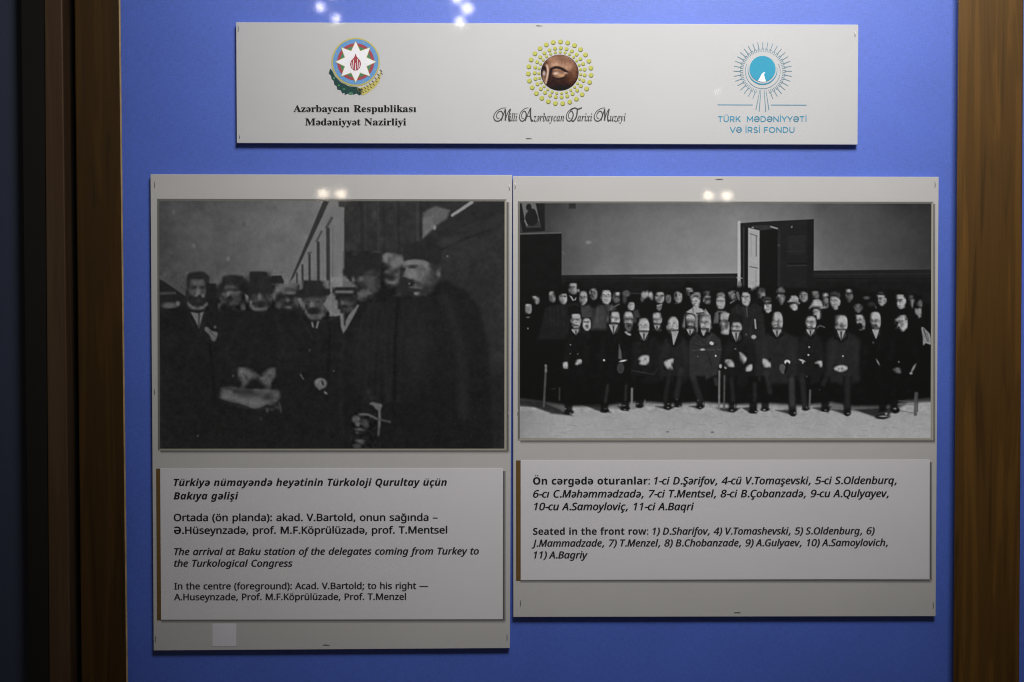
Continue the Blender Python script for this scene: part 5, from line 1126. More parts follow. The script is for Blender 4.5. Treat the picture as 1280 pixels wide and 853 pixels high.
    # eyes, noses and moustaches on top of the tones
    for ax, ay, bx, by, my, mw, mv in ((716.5, 400, 722, 399.6, 406.6, 6.5, 70), (730.6, 402, 735.4, 402, 407, 3, 44), (765, 397.2, 771, 397.6, 403.4, 8.5, 24), (781.6, 397.6, 787.6, 397.4, 404.6, 7.5, 30),
                                       (801, 406, 807, 406, 413.4, 7, 70), (817, 399, 822.4, 399, 403.8, 4, 70), (837, 404, 843, 404, 410.6, 5, 80), (860.6, 402.4, 865.6, 402.4, 408, 6, 40), (877, 401.6, 883.6, 402, 408.4, 4.5, 96),
                                       (902, 401, 908, 402, 407.6, 4, 90), (915.6, 407, 921.2, 407, 412.6, 3.6, 80), (967.4, 400, 973.8, 400, 406, 7.6, 60), (1009.6, 401.8, 1014.8, 401.8, 408, 5, 60), (1046.6, 404.4, 1052.4, 404.4, 410.6, 8, 110),
                                       (1071, 398.8, 1075.6, 398.6, 405, 7, 22), (1090.2, 400, 1095.8, 399.8, 406, 6.6, 34), (1120, 404, 1124.8, 403.6, 409.6, 4, 70)):
        for x, y in ((ax, ay), (bx, by)):
            p.ell(x, y, 1.5, .9, 62, .8, op=.55); p.line([(x - 1.7, y - 1.9), (x + 1.7, y - 2)], .6, 92, .7, op=.35)
        mx = (ax + bx) / 2
        p.line([(mx + .5, ay + 1), (mx + .9, (ay + my) / 2 + 1)], .7, 112, .6, op=.6); p.ell(mx - .3, (ay + my) / 2 + .6, .7, 1.2, 190, .7, op=.4)
        p.line([(mx - mw / 2, my + .5), (mx, my - .3), (mx + mw / 2, my + .5)], 1.2, mv, .9, .7)
    for ax, ay, bx, by, my in ((754.6, 368, 760.6, 368, 374), (821.6, 369.4, 827, 369.4, 375), (898, 376.4, 903.4, 376.2, 382.4), (929, 370.4, 934.4, 370.4, 378), (1001.6, 368, 1006.4, 368, 373.6), (1040, 374.8, 1045, 374.6, 380.6),
                               (1099.6, 372.4, 1102.6, 372.2, 378), (1122.4, 374, 1127, 374, 382), (866.4, 376.4, 870.4, 376.2, 379.6), (700.6, 370.6, 705.8, 370.6, 377.4), (713, 358.8, 716.4, 358.6, 364), (726, 371, 731, 370.6, 377.4), (845, 368.8, 849.6, 368.4, 374), (957.6, 380.4, 961.6, 380.2, 386.4), (989, 379.6, 993, 379.6, 384.6), (1059.6, 366.6, 1063.4, 366.6, 372)):
        for x, y in ((ax, ay), (bx, by)):
            p.ell(x, y, 1.2, .7, 56, .6, op=.65)
        mx = (ax + bx) / 2
        p.line([(mx + .4, ay + .8), (mx + .6, (ay + my) / 2 + 1)], .6, 100, .5, op=.5); p.line([(mx - 1.6, my), (mx + 1.6, my)], .7, 80, .6, op=.7)
    p.poly([(774, 430), (777, 440), (777.5, 450), (773, 448)], 80, 1.1)
    p.poly([(1152, 410), (1154.5, 408.8), (1158, 412), (1163, 418), (1164.5, 430), (1158, 429), (1154.5, 431), (1154, 422)], 124, 1.1, smooth=True); p.line([(1155, 411), (1160, 426)], 1, 56, .8); p.line([(1159, 416), (1162, 427)], .8, 80, .7)
    # dark trousers down to the shoes
    for x, y in ((711, 515), (756, 513), (782, 511), (800, 507), (835, 509), (848, 506), (876, 508), (916, 512), (942, 514), (957, 511), (991, 516), (1008, 511), (1032, 512), (1060, 516), (1104, 514), (1118, 512)):
        p.poly([(x - 6, 470), (x + 6, 470), (x + 4.5, y), (x - 4.5, y + 1)], 19, 2.0, .9)
    # hands, papers, buttons
    for x, y, rx, ry, v, r in ((755.3, 450.2, 1.4, 1.4, 172, 0), (779, 451, 4.6, 1.1, 188, -.2), (776, 460, 4.5, 7, 52, 0),
                               (889.8, 429, 2.8, 2.2, 172, .5), (878.6, 436.8, 2.9, 1.4, 150, 0),
                               
                               (984.5, 452.5, 3.8, 3, 176, 0), (979, 461, 4, 6.5, 74, -.3), (1003, 450.5, 4, 1.3, 168, .35), (1004, 452.5, 1.2, 2.2, 150, 0), 
                               (1098, 452.6, 1, 4, 120, -.5), (1142.5, 460, 1.5, 6, 110, .5), (1139.5, 466.5, 2, 1.6, 120, 0), (1124, 452.2, 1.3, 1.3, 84, 0),
                               (901, 457.6, 1.8, 2.6, 150, 0), (907.4, 459, 1.6, 2.2, 146, 0), (895, 437, 1, 1, 40, 0), (895, 444.7, 1, 1.2, 190, 0), (919.5, 436, 1.2, 1, 100, 0), (1011.8, 433.7, 1.2, 1.1, 150, 0), (1011, 443.5, 1.3, 1.2, 160, 0), (1054.2, 445, 1.2, 1.1, 150, 0),
                               (713.3, 431, .9, .9, 112, 0), (713, 442, .9, .9, 84, 0), (722.4, 442.4, .9, .9, 90, 0), (1092, 428, 1.3, 1.3, 60, 0), (682, 457, 1.4, 1.8, 66, 0), (872.6, 445.5, .8, .9, 96, 0)):
        p.ell(x, y, rx, ry, v, .7, r)
    p.ell(984.6, 454.6, 2, 2, 24, .6); p.ell(909.5, 452.5, 1.6, 1, 60, .6); p.line([(984, 458), (982, 466)], 2.6, 20, .8)
    T(702.5, 451, 711.5, 462, B, S, "02541 37872 48884 38784 26763 03452")
    T(717.5, 448, 728.5, 457.5, B, S, "003672 026887 047876 268542 143100")
    T(796, 442.5, 813, 457.5, B, S, "0026762 0378887 2688588 0277887 0488862 0257720")
    T(828.5, 447, 843.5, 463.5, B, S, "0001577 0258886 2788864 1688830 0378840 0058870 0004652")
    T(905.5, 448, 919.5, 460, B, S, "378510 665740 246884 027886 003676")
    T(923, 439, 935, 456, B, S, "471000 266300 157840 136885 024784 012540 001300")
    T(931, 454, 942, 465.5, B, S, "00266 03788 27888 47884 36630")
    T(951.5, 447, 965, 460.5, B, S, "277200 388720 278875 047888 026757")
    T(1017.5, 449.5, 1029.5, 460, B, S, "004774 256886 000487 000274")
    T(1041, 455, 1061, 466, B, S, "000356420 036887875 278675788 046786652 001465200")
    T(1115, 458, 1128, 468, B, S * .7, "004631 245652 014665 001354")
    # knees, trouser legs, chair legs, shoes
    for x0, y0, x1, y1, w, v in ((838, 462, 832, 500, 6, 38), (852, 462, 846, 496, 7, 44), (866, 470, 876, 500, 8, 46), (895, 474, 896, 480, 5, 60), (915, 474, 917, 500, 5, 42), (944, 480, 944, 500, 5, 44), (958, 466, 963, 490, 6, 48),
                               (990, 474, 991, 505, 8, 62), (1003, 470, 1006, 506, 7, 44), (1060, 470, 1060, 506, 8, 40), (760, 482, 757, 502, 3, 56), (783, 482, 782, 500, 2.5, 54), (1034, 470, 1030, 480, 6, 40)):
        p.line([(x0, y0), (x1, y1)], w * .9, v, 2.6, op=.7)
    for x0, y0, x1, y1, w, v in ((682.4, 462, 680, 508, 3.4, 84), (682.6, 457, 682.6, 464, 3.4, 120), (699.7, 485, 699.4, 500, 2.4, 62), (790.3, 486, 790, 508, 3.6, 134), (899.6, 464, 899.3, 511, 3.2, 128), (906, 470, 905.6, 511, 3, 84), (1013.3, 488, 1012.6, 510, 3, 104),
                               (1146, 492, 1145, 518, 5.4, 92), (1148.4, 492, 1147.6, 514, 1.2, 60), (1124, 501, 1143, 502, 1.1, 96), (1124, 505.4, 1142, 505.8, 1.6, 118), (1122, 513, 1142, 516, 1.2, 110), (790, 463, 818, 468, 1.4, 60), (818, 468, 823, 460, 1.2, 48), (690, 486, 694, 486, 1.2, 58)):
        p.line([(x0, y0), (x1, y1)], w * .8, v * .86, 1.1, op=.9)
    for x, y, rx, ry in ((711, 515.5, 7, 3), (756, 513.5, 6, 2.6), (782, 511, 6, 2.4), (800, 508, 5, 2.2), (835, 509.5, 5, 2.4), (848, 507, 5, 2.2), (876, 508.5, 5, 2.6), (916, 512.5, 6, 2.6), (942, 514.5, 6, 2.6), (957, 512, 6, 2.4), (992, 517, 5, 3.6), (1008, 511.5, 4.5, 2), (1032, 512.6, 6, 2.2), (1060, 517, 4.5, 3.2), (1104, 521, 10, 3), (1120, 513, 6, 4)):
        p.ell(x, y, rx * .9, ry, 23, 1.2, -.05)
    for x, y, rx, ry, v in ((707, 511, 1.4, 1, 130), (713.5, 516.6, 1.6, 1, 120), (757, 511, 1.6, .8, 92), (780, 507, 2.4, .8, 120), (781.6, 512, 1.6, .8, 132), (797.5, 504.6, 1, .7, 160), (806.6, 502, .8, 2.6, 130), (806, 510, 1, 1, 150), (836, 505, 1.4, .8, 120), (835.5, 509.5, 1.6, .9, 150), (846.5, 499.5, 1, 1, 92), (850, 507.6, 1.4, .9, 130), (873, 500.4, .8, .8, 150), (879.6, 505, .9, 2, 130), (876, 509.4, 1.2, .8, 140),
                              (919, 508, 1, 3, 120), (915.5, 513, 1.8, 1, 150), (945.5, 514.6, 1.6, 1, 160), (956, 512.4, 2, 1.3, 150), (994.5, 516.5, 2, 1.4, 120), (1009, 509.6, 1, 1.6, 110), (1032.5, 512.7, 1.3, .8, 150), (1061, 517, 1.8, 1, 140), (1105, 520.6, 6, 1.2, 170), (1108.5, 517.5, 1.8, 2, 160), (1119.5, 511, 2.2, 1.4, 140), (1139.5, 516.6, 3.4, 1.3, 132), (1009, 470.6, .7, 1, 120), (1025, 487, .6, .7, 110)):
        p.ell(x, y, rx * .9, ry * .9, v * .9, .8, op=.75)
    p.v *= 1 + ((.12 * _noise(p.h, p.w, 9, 45) + .08 * _noise(p.h, p.w, 4, 46) + .05 * _noise(p.h, p.w, 2.4, 47)) * np.where((p.Y < 350) | (p.Y > 516), .2, 1.0))[..., None]
    p.grain(1.6, 6, 17); p.grain(1.2, 2.4, 18)
    p.blur(1)
    p.sharpen(.6, 5)
    return p


def paint_medallion():
    """bronze relief: closed eye and brow of a mask inside a round medallion"""
    B = (70, 44, 36)
    p = Picture(676, 68.5, 723.5, 113.5, 3, B)
    p.ell(702, 77, 19, 12, (118, 84, 66), 5); p.ell(695, 83, 7, 5, (158, 120, 96), 4); p.ell(710, 86, 8, 6, (150, 112, 88), 5); p.ell(690, 74, 5, 3, (140, 100, 76), 3)
    p.ell(700, 104, 22, 9, (52, 32, 28), 5); p.ell(700, 113, 24, 6, (34, 24, 28), 3)
    p.line([(687.5, 92), (689, 87), (694, 84.6), (701, 85.6), (709, 90.5)], 3, (34, 20, 18), 1.2, smooth=True)
    p.line([(688, 90), (686, 98), (685.5, 105)], 2.6, (40, 25, 22), 1.3, smooth=True)
    p.line([(683.5, 82), (685, 88), (684, 96), (682, 104)], 2.8, (168, 138, 118), 1.2, smooth=True)
    p.ell(679.5, 89, 3, 5.5, (40, 24, 22), 1.6); p.ell(680, 92, 2, 3.4, (150, 132, 124), 1.4); p.ell(679.5, 100, 2.5, 4, (120, 92, 70), 2)
    p.ell(698.5, 93.6, 7.5, 4.6, (120, 88, 70), 1.8, .1); p.ell(695, 92, 3.0, 1.5, (176, 150, 132), 1.6); p.ell(702, 94.5, 4, 1.6, (160, 118, 80), 1.4)
    p.line([(691, 97), (698, 99), (706, 96.4), (708.5, 93.4)], 1.3, (28, 17, 15), .8, smooth=True); p.ell(700, 102, 9, 3, (58, 38, 32), 2.5, op=.7)
    p.ell(714, 96, 6, 8, (84, 54, 40), 4); p.ell(718, 90, 3, 6, (104, 70, 50), 3); p.ell(707, 91.6, 2.4, 1.2, (150, 120, 104), 1)
    p.grain(7, 2, 31); p.grain(5, 1, 32)
    p.blur(1)
    p.v = np.clip((p.v - 70) * 1.3 + 68, 8, 230)
    p.v = p.v * .74 + p.v.mean(2, keepdims=True) * .26
    return p


# ------------------------------------------------------------------ setting: cloth-covered back wall of the showcase
YF = -0.0105          # printed faces of the boards
wall = link('wall', flat([(120, -170), (1225, -170), (1225, 1010), (120, 1010)], 0.0), M_FABRIC)
tag(wall, kind='structure')
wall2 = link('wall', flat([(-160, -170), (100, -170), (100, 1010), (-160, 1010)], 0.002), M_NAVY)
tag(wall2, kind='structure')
wall3 = link('wall', flat([(1200, -170), (1420, -170), (1420, 1010), (1200, 1010)], 0.002), M_FABRIC)
tag(wall3, kind='structure')


def post(quad, y_front, y_back, name, label, mat, bevel, rebate=0.0, edge=None):
    """upright post, front corners bevelled; the rebate narrows it towards the cloth"""
    me = quad_box(quad, y_front, y_back)
    bm = bmesh.new(); bm.from_mesh(me)
    if rebate:
        mid = sum(v.co.x for v in bm.verts) / len(bm.verts)
        for v in bm.verts:
            if v.co.y > y_front + 1e-4:
                v.co.x += -rebate if v.co.x > mid else rebate
    es = [e for e in bm.edges if abs(e.verts[0].co.y - y_front) < 1e-5 and abs(e.verts[1].co.y - y_front) < 1e-5 and abs(e.verts[0].co.z - e.verts[1].co.z) > .3]
    bmesh.ops.bevel(bm, geom=es, offset=bevel, segments=3, affect='EDGES', profile=0.5)
    bm.to_mesh(me); bm.free()
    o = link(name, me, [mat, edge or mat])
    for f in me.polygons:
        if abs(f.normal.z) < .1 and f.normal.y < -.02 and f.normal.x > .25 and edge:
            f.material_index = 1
    return tag(o, label, 'post', 'wooden posts of the showcase')


E_L = [(90.0, -160), (149.6, -160), (162.4, 1000), (102.0, 1000)]
post(E_L, -0.038, 0.0, 'wooden_post', 'dark varnished wooden post left of the blue cloth, its right edge catching light', M_WOOD_L, 0.004, 0.022, M_LIT_EDGE)
E_R = [(1198.4, -160), (1281.5, -160), (1274, 1000), (1190.0, 1000)]
post(E_R, -0.030, 0.0, 'wooden_post', 'brown varnished wooden post on the right, grain lit from above', M_WOOD, 0.003, 0.016)
E_S = [(54.0, -160), (76.0, -160), (89.5, 1000), (62.5, 1000)]
post(E_S, -0.050, 0.0, 'wooden_post', 'narrow reddish brown post at the far left beside a black gap', M_WOOD2, 0.002)
E_D = [(24.0, -160), (56.5, -160), (65, 1000), (38, 1000)]
post(E_D, -0.046, 0.0, 'wooden_post', 'nearly black post at the far left beside the navy cloth', M_BLACK, 0.001)
gap = board('gap_strip', [(70, -165), (98, -165), (110, 1005), (84, 1005)], -0.008, 0.0, M_BLACK, M_BLACK)
tag(gap, 'black recessed strip between the two left wooden posts', 'strip')

# ------------------------------------------------------------------ glass pane of the showcase
mm, N_, L_, P_ = new_mat('clear_glass')
N_.remove(P_)
fr = N_.new('ShaderNodeFresnel')
geo = N_.new('ShaderNodeNewGeometry')
mi = N_.new('ShaderNodeMapRange')          # the same air-to-glass reflection on both faces of the pane
mi.inputs['To Min'].default_value, mi.inputs['To Max'].default_value = 1.5, 1.0 / 1.5
L_.new(geo.outputs['Backfacing'], mi.inputs['Value'])
L_.new(mi.outputs['Result'], fr.inputs['IOR'])
tr = N_.new('ShaderNodeBsdfTransparent')
gl = N_.new('ShaderNodeBsdfGlossy'); gl.inputs['Roughness'].default_value = 0.036
mx = N_.new('ShaderNodeMixShader')
L_.new(fr.outputs[0], mx.inputs[0]); L_.new(tr.outputs[0], mx.inputs[1]); L_.new(gl.outputs[0], mx.inputs[2])
L_.new(mx.outputs[0], N_['Material Output'].inputs['Surface'])
GLASS_Y = -0.026
pane = link('glass_pane', quad_box([(146, -158), (1199, -158), (1193, 998), (156, 998)], GLASS_Y, GLASS_Y + 0.005), mm)
tag(pane, 'clear glass pane in front of the boards, reflecting small warm lamps', 'glass')


# ------------------------------------------------------------------ boards
def staple(parent, x, y, ln, vertical, face):
    """bent steel wire pressed into the board"""
    bm = bmesh.new()
    n, r = 8, 0.0007
    ln *= .85
    rings = []
    for i in range(n + 1):
        t = i / n
        s = (t - .5) * ln
        bow = math.sin(math.pi * t)
        px, py = (x + bow * .45, y + s) if vertical else (x + s, y - bow * .5)
        c = W(px, py, face - 0.0001 - 0.0009 * bow)
        ring = []
        for k in range(6):
            a = 2 * math.pi * k / 6
            d = Vector((math.cos(a) * r, math.sin(a) * r * .8, 0)) if vertical else Vector((0, math.sin(a) * r * .8, math.cos(a) * r))
            ring.append(bm.verts.new(c + d))
        rings.append(ring)
    for a, b in zip(rings, rings[1:]):
        for k in range(6):
            bm.faces.new((a[k], a[(k + 1) % 6], b[(k + 1) % 6], b[k]))
    bmesh.ops.recalc_face_normals(bm, faces=bm.faces[:])
    me = bpy.data.meshes.new('staple'); bm.to_mesh(me); bm.free()
    return link('staple', me, M_STEEL, parent)


def make_board(name, quad, mat, label, cat, y_front=YF):
    base = (W(*quad[2], y_front) + W(*quad[3], y_front)) / 2
    t = thing(name, base, label, cat)
    b = board('backing_board', quad, y_front, -0.004, mat, M_EDGE, t)
    return t


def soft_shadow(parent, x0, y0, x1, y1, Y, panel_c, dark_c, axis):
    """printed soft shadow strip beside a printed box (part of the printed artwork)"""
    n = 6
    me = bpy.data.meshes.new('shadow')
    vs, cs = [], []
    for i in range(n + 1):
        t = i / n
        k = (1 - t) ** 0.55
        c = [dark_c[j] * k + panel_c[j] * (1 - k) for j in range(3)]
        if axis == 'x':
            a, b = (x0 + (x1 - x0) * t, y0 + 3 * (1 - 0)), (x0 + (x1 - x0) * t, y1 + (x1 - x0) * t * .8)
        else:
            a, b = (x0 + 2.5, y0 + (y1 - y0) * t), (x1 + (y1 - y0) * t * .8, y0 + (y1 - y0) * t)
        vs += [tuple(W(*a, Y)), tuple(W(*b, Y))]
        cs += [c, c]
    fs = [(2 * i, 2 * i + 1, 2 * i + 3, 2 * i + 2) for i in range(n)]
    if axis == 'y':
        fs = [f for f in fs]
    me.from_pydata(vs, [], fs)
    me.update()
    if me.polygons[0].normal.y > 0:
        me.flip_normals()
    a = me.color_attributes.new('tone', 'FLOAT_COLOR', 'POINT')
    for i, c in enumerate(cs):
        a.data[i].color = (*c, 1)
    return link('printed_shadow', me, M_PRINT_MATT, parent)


S1, S2, S3 = 0.0004, 0.0007, 0.0010      # thickness steps of the prints and inks

# ---- header board with three emblems
hd = make_board('header_board', [(295, 28), (1073, 31), (1072, 181), (296, 179)], M_HEADER,
                'long pale grey board along the top with three round emblems', 'sign board')
for x, y, ln, vert in ((297.6, 36, 9, 1), (1068.5, 43, 8, 1), (674, 32.5, 9, 0), (661, 173.5, 9, 0), (299, 171, 6, 1)):
    staple(hd, x, y, ln, vert, YF)
Y1 = YF - S1


def em(parent, name, shapes, mat, dz, boolean=False):
    Y = YF - S1 - dz * 0.00015
    me = fill_polys(shapes, Y) if boolean else polys_flat(shapes, Y)
    return link(name, me, mat, parent)


def group_emblem(name):
    e = bpy.data.objects.new(name, None)
    e.empty_display_size = .02
    COL.objects.link(e)
    e.parent = hd
    return e


# state emblem: ring, star, flame, oak branch and wheat
cx, cy = 444.6, 77.6
e1 = group_emblem('round_star_emblem')
oak = [(412.5, 86), (411, 92), (414, 95), (414.5, 99), (417, 101), (418, 106), (421, 108), (421.5, 112), (426, 113), (428, 117), (430.5, 116), (431, 119), (434, 117.5), (438, 117),
       (442, 118.5), (446, 117), (449, 119.5), (452, 118), (452, 112), (446, 109), (436, 108), (426, 103), (419, 96), (415, 88)]
em(e1, 'oak_branch', [oak], M_OAK, 0)
em(e1, 'oak_leaf_light', [circle(438.5, 117, 3, 1.6, 10), circle(423.5, 107, 1.6, 1.2, 8), circle(430, 111.5, 1.8, 1.1, 8), circle(417.5, 98, 1.2, 1.6, 8)], M_GREEN, 1)
wh = [(446, 111), (458, 108), (468, 102), (474, 94), (476.5, 86), (476, 96), (474, 103), (468, 110), (460, 116), (454, 119.5), (450, 117)]
em(e1, 'wheat_ears', [wh], M_GOLD, 0)
ws = []
for i in range(9):
    t = i / 8
    x, y = 448 + 27 * t, 115 - 4 * t - 20 * t * t
    ws.append(stroke(x, y - 3.6, x + 2.6, y - 1.2, .9)); ws.append(stroke(x + 1, y + .4, x + 3.4, y + 2.2, .8))
em(e1, 'wheat_strokes', ws, M_TEXT2, 1)
em(e1, 'gold_rim', [circle(cx, cy, 30.2)], M_GOLD, 2)
em(e1, 'blue_ring', [circle(cx, cy, 28.4)], M_BLUE, 3)
em(e1, 'red_ring', [circle(cx, cy, 23.2)], M_RED, 4)
em(e1, 'green_ring', [circle(cx, cy, 19.6)], M_GREEN, 5)
for k in range(8):
    em(e1, 'rim_dot', [circle(cx + 26 * math.cos(math.radians(22.5 + 45 * k)), cy + 26 * math.sin(math.radians(22.5 + 45 * k)), .7, None, 10)], M_GOLD, 5)


def star(r1, r2):
    return [(cx + (r1 if k % 2 == 0 else r2) * math.sin(math.pi * k / 8), cy - (r1 if k % 2 == 0 else r2) * math.cos(math.pi * k / 8)) for k in range(16)]


em(e1, 'gold_star_outline', [star(26.4, 15.2)], M_GOLD, 6, True)
em(e1, 'white_star', [star(25.0, 14.4)], M_WHITE, 7, True)
em(e1, 'red_flame', [[(444.4, 67), (445.8, 70.6), (447.6, 73), (450.4, 76), (451.4, 80), (450, 85), (446.6, 88.3), (442.2, 88.3), (438.8, 85), (437.4, 80.4), (438.8, 76.2), (441.4, 73.4), (443.4, 70.4)]], M_RED, 8, True)
em(e1, 'flame_streaks', [stroke(442, 75, 441, 86, .7, 1.0), stroke(446.8, 74, 447.6, 86, .7, 1.0), stroke(444.4, 79, 444.4, 87.4, .5, 1.2), stroke(439.6, 78, 439.6, 84, .5), stroke(449.6, 78, 449.3, 84, .5)], M_WHITE, 9)
text(hd, 'S', 'Azərbaycan Respublikası', 366.9, 520.2, 140.2, 8.9, M_TEXT, Y1, 0.2)
text(hd, 'S', 'Mədəniyyət Nazirliyi', 381.6, 507.5, 156.8, 8.9, M_TEXT, Y1, 0.2)

# museum emblem: bronze medallion in rings of dots
e2 = group_emblem('bronze_medallion_emblem')
mx_, my_ = 699.7, 91.0
p_m = paint_medallion()
med = p_m.mesh([(676, 68.5), (723.5, 68.5), (723.5, 113.5), (676, 113.5)], YF - S1 - .0006, lambda X, Y: LIGHT_AT(X, Y) * .72, veil=VEIL)
bm = bmesh.new(); bm.from_mesh(med)
c0 = W(mx_, my_, YF); rx_ = (W(mx_ + 23.4, my_, YF) - c0).length; rz_ = (W(mx_, my_ + 22.2, YF) - c0).length
bmesh.ops.delete(bm, geom=[v for v in bm.verts if ((v.co.x - c0.x) / rx_) ** 2 + ((v.co.z - c0.z) / rz_) ** 2 > 1], context='VERTS')
bm.to_mesh(med); bm.free()
em(e2, 'medallion_rim', [circle(mx_, my_, 23.7, 22.5)], M_TEXT2, 1)
link('bronze_medallion', med, M_PRINT, e2)
d1, d2 = [], []
for r, s, ph in ((39.3, 2.9, 0), (31.3, 2.35, .02), (26.2, 1.75, .0)):
    for k in range(27):
        a = 2 * math.pi * (k + .35) / 27 + ph
        x, y = mx_ + r * math.cos(a), my_ + r * math.sin(a) * .985
        d1.append(circle(x - .25, y - .25, s * .93, s * .88, 12)); d2.append(circle(x + .15, y + .2, s, s, 12))
em(e2, 'dot_shading', d2, M_DOTD, 1)
em(e2, 'yellow_dots', d1, M_DOT, 2)


def swirl_cap(x, w, yb):
    """ornamental loop on the left of a script capital"""
    pts = [(x + w * .95, yb - 17), (x + w * .6, yb - 16.2), (x + w * .2, yb - 12), (x + w * .02, yb - 6), (x + w * .14, yb - 1.2), (x + w * .42, yb - .6), (x + w * .66, yb - 4.5), (x + w * .72, yb - 9),
           (x + w * .6, yb - 12.6), (x + w * .4, yb - 12), (x + w * .24, yb - 8), (x + w * .3, yb - 4.2), (x + w * .46, yb - 4)]
    P = spline(pts, False, 5)
    return strips(P, [0.75 + .75 * math.sin(math.pi * i / (len(P) - 1)) ** 2 for i in range(len(P))])


for s, cap, xs, w, xa, xb in (('illi', 'M', 616.8, 20, 636.6, 646.8), ('zərbaycan', 'A', 649, 15, 666.8, 705.2), ('arixi', 'T', 707.6, 15, 721.8, 740.4), ('uzeyi', 'M', 742.4, 18, 762.4, 782.2)):
    sw = swirl_cap(xs, w * .82, 152)
    if cap == 'M':
        sw += strips(spline([(xs + w * .5, 151), (xs + w * .62, 144), (xs + w * .74, 136.5)], False), [1.1] * 11) + strips(spline([(xs + w * .74, 136.2), (xs + w * .76, 144), (xs + w * .74, 151)], False), [1.8] * 11)
        sw += strips(spline([(xs + w * .74, 150), (xs + w * .9, 141), (xs + w * 1.06, 136)], False), [1.0] * 11) + strips(spline([(xs + w * 1.06, 136.4), (xs + w * .96, 146), (xs + w * .99, 151.6), (xs + w * 1.08, 150)], False), [1.7] * 16)
    elif cap == 'A':
        sw += strips(spline([(xs + w * .5, 151.5), (xs + w * .72, 143), (xs + w * .95, 135)], False), [1.1] * 11) + strips(spline([(xs + w * .95, 135), (xs + w * .94, 145), (xs + w * 1.04, 151.5), (xs + w * 1.14, 150)], False), [1.9] * 16) + strips([(xs + w * .66, 146), (xs + w * .98, 145.4)], [.9, .9])
    else:
        sw += strips(spline([(xs + w * .35, 138), (xs + w * .7, 135.2), (xs + w * 1.0, 136.6), (xs + w * 1.32, 134.8)], False), [1.6] * 16) + strips(spline([(xs + w * .95, 136.6), (xs + w * .86, 146), (xs + w * .6, 151.8), (xs + w * .44, 150)], False), [1.7] * 16)
    em(hd, 'script_capital', sw, M_SCRIPT, 0)
    text(hd, 'T', s, xa, xb, 151.8, 10.6, M_SCRIPT, Y1 - .0001, 0.0)

# foundation emblem: rays round a turquoise disc
e3 = group_emblem('sunburst_emblem')
fx, fy = 953.5, 89.2
ra, rb = [], []
for k in range(36):
    a = math.radians(10 * k)
    if abs(math.degrees(a) - 90) < 14: continue
    c, s = math.cos(a), math.sin(a)
    ra.append(stroke(fx + 27.5 * c, fy + 27.5 * s, fx + 36.6 * c, fy + 36.6 * s, .95, .7))
for k in range(72):
    a = math.radians(5 * k + 2.5)
    if abs(math.degrees(a) - 90) < 16: continue
    c, s = math.cos(a), math.sin(a)
    ra.append(stroke(fx + 24.4 * c, fy + 24.4 * s, fx + 28.6 * c, fy + 28.6 * s, .6, .6))
for x0, y0, x1, y1 in ((949.8, 112.8, 944.9, 137.4), (951.3, 111.8, 948.9, 139.8), (955.2, 112.6, 957.2, 139.8), (957.5, 113, 961.2, 137.4)):
    ra.append(stroke(x0, y0, x1, y1, .6, 1.1))
em(e3, 'rays', ra, M_TEALGREY, 0)
arc = [(fx + 21.8 * math.cos(math.radians(a)), fy + 21.8 * math.sin(math.radians(a))) for a in range(-25, 206, 5)]
em(e3, 'thin_arc', strips(arc, .6), M_TEALGREY, 0)
arc = [(953.3 + 18.2 * math.cos(math.radians(a)), 87.2 + 18.2 * math.sin(math.radians(a))) for a in range(-10, 191, 5)]
em(e3, 'inner_arc', strips(arc, [.3 + 1.3 * math.sin(math.pi * i / 40) for i in range(41)]), M_TEAL, 1)
em(e3, 'turquoise_disc', [circle(953.2, 86.4, 16.3)], M_CYAN, 2)
em(e3, 'white_bird', [[(956.6, 90.2), (954.3, 90.8), (952, 92.6), (950, 97), (947.4, 101.4), (951, 102.2), (956, 102.6), (957.6, 102), (955.9, 97), (955, 93.2)]], M_WHITE, 3, True)
em(e3, 'thin_rule', [stroke(897, 131.2, 941, 131.4, .9), stroke(963.4, 131.4, 1008.2, 131.6, .9)], M_TEAL, 0)
pen_text(hd, 'TuRK', 897, 926.2, 152.6, 7.2, M_TEAL, Y1, 1.15)
pen_text(hd, 'MeDeNiYYeTi', 933.2, 1008.6, 152.6, 7.2, M_TEAL, Y1, 1.15)
pen_text(hd, 'Ve iRSi FONDU', 912.4, 993.6, 166.1, 7.2, M_TEAL, Y1, 1.15)


# ---- photograph panels
def frame_strips(parent, q, wl, wt, wr, wb, Y):
    (ax, ay), (bx, by), (cx_, cy_), (dx, dy) = q
    o = link('border_line', polys_flat([[(bx, by), (bx + wr, by - wt), (cx_ + wr, cy_ + wb), (cx_, cy_)], [(dx, dy), (cx_, cy_), (cx_ + wr, cy_ + wb), (dx - wl, dy + wb)]], Y), M_BORDER, parent)
    o = link('border_line', polys_flat([[(ax - wl, ay - wt), (bx + wr, by - wt), (bx, by), (ax, ay)], [(ax - wl, ay - wt), (ax, ay), (dx, dy), (dx - wl, dy + wb)]], Y), M_BORDER_D, parent)


def print_part(parent, pic, q, label):
    o = link('photo_print', pic.mesh(q, YF - S2, LIGHT_AT, (1.0, 1.0, 1.03), VEIL), M_PRINT, parent)
    o['label'] = label
    return o


def plate(parent, quad, strip):
    pb = board('caption_plate', quad, YF - S2, YF + .0002, M_PLATE, M_PLATE, parent, 0.0002)
    st = link('brown_stripe', flat(strip, YF - S2 - .0001), M_BROWN, parent)
    return pb


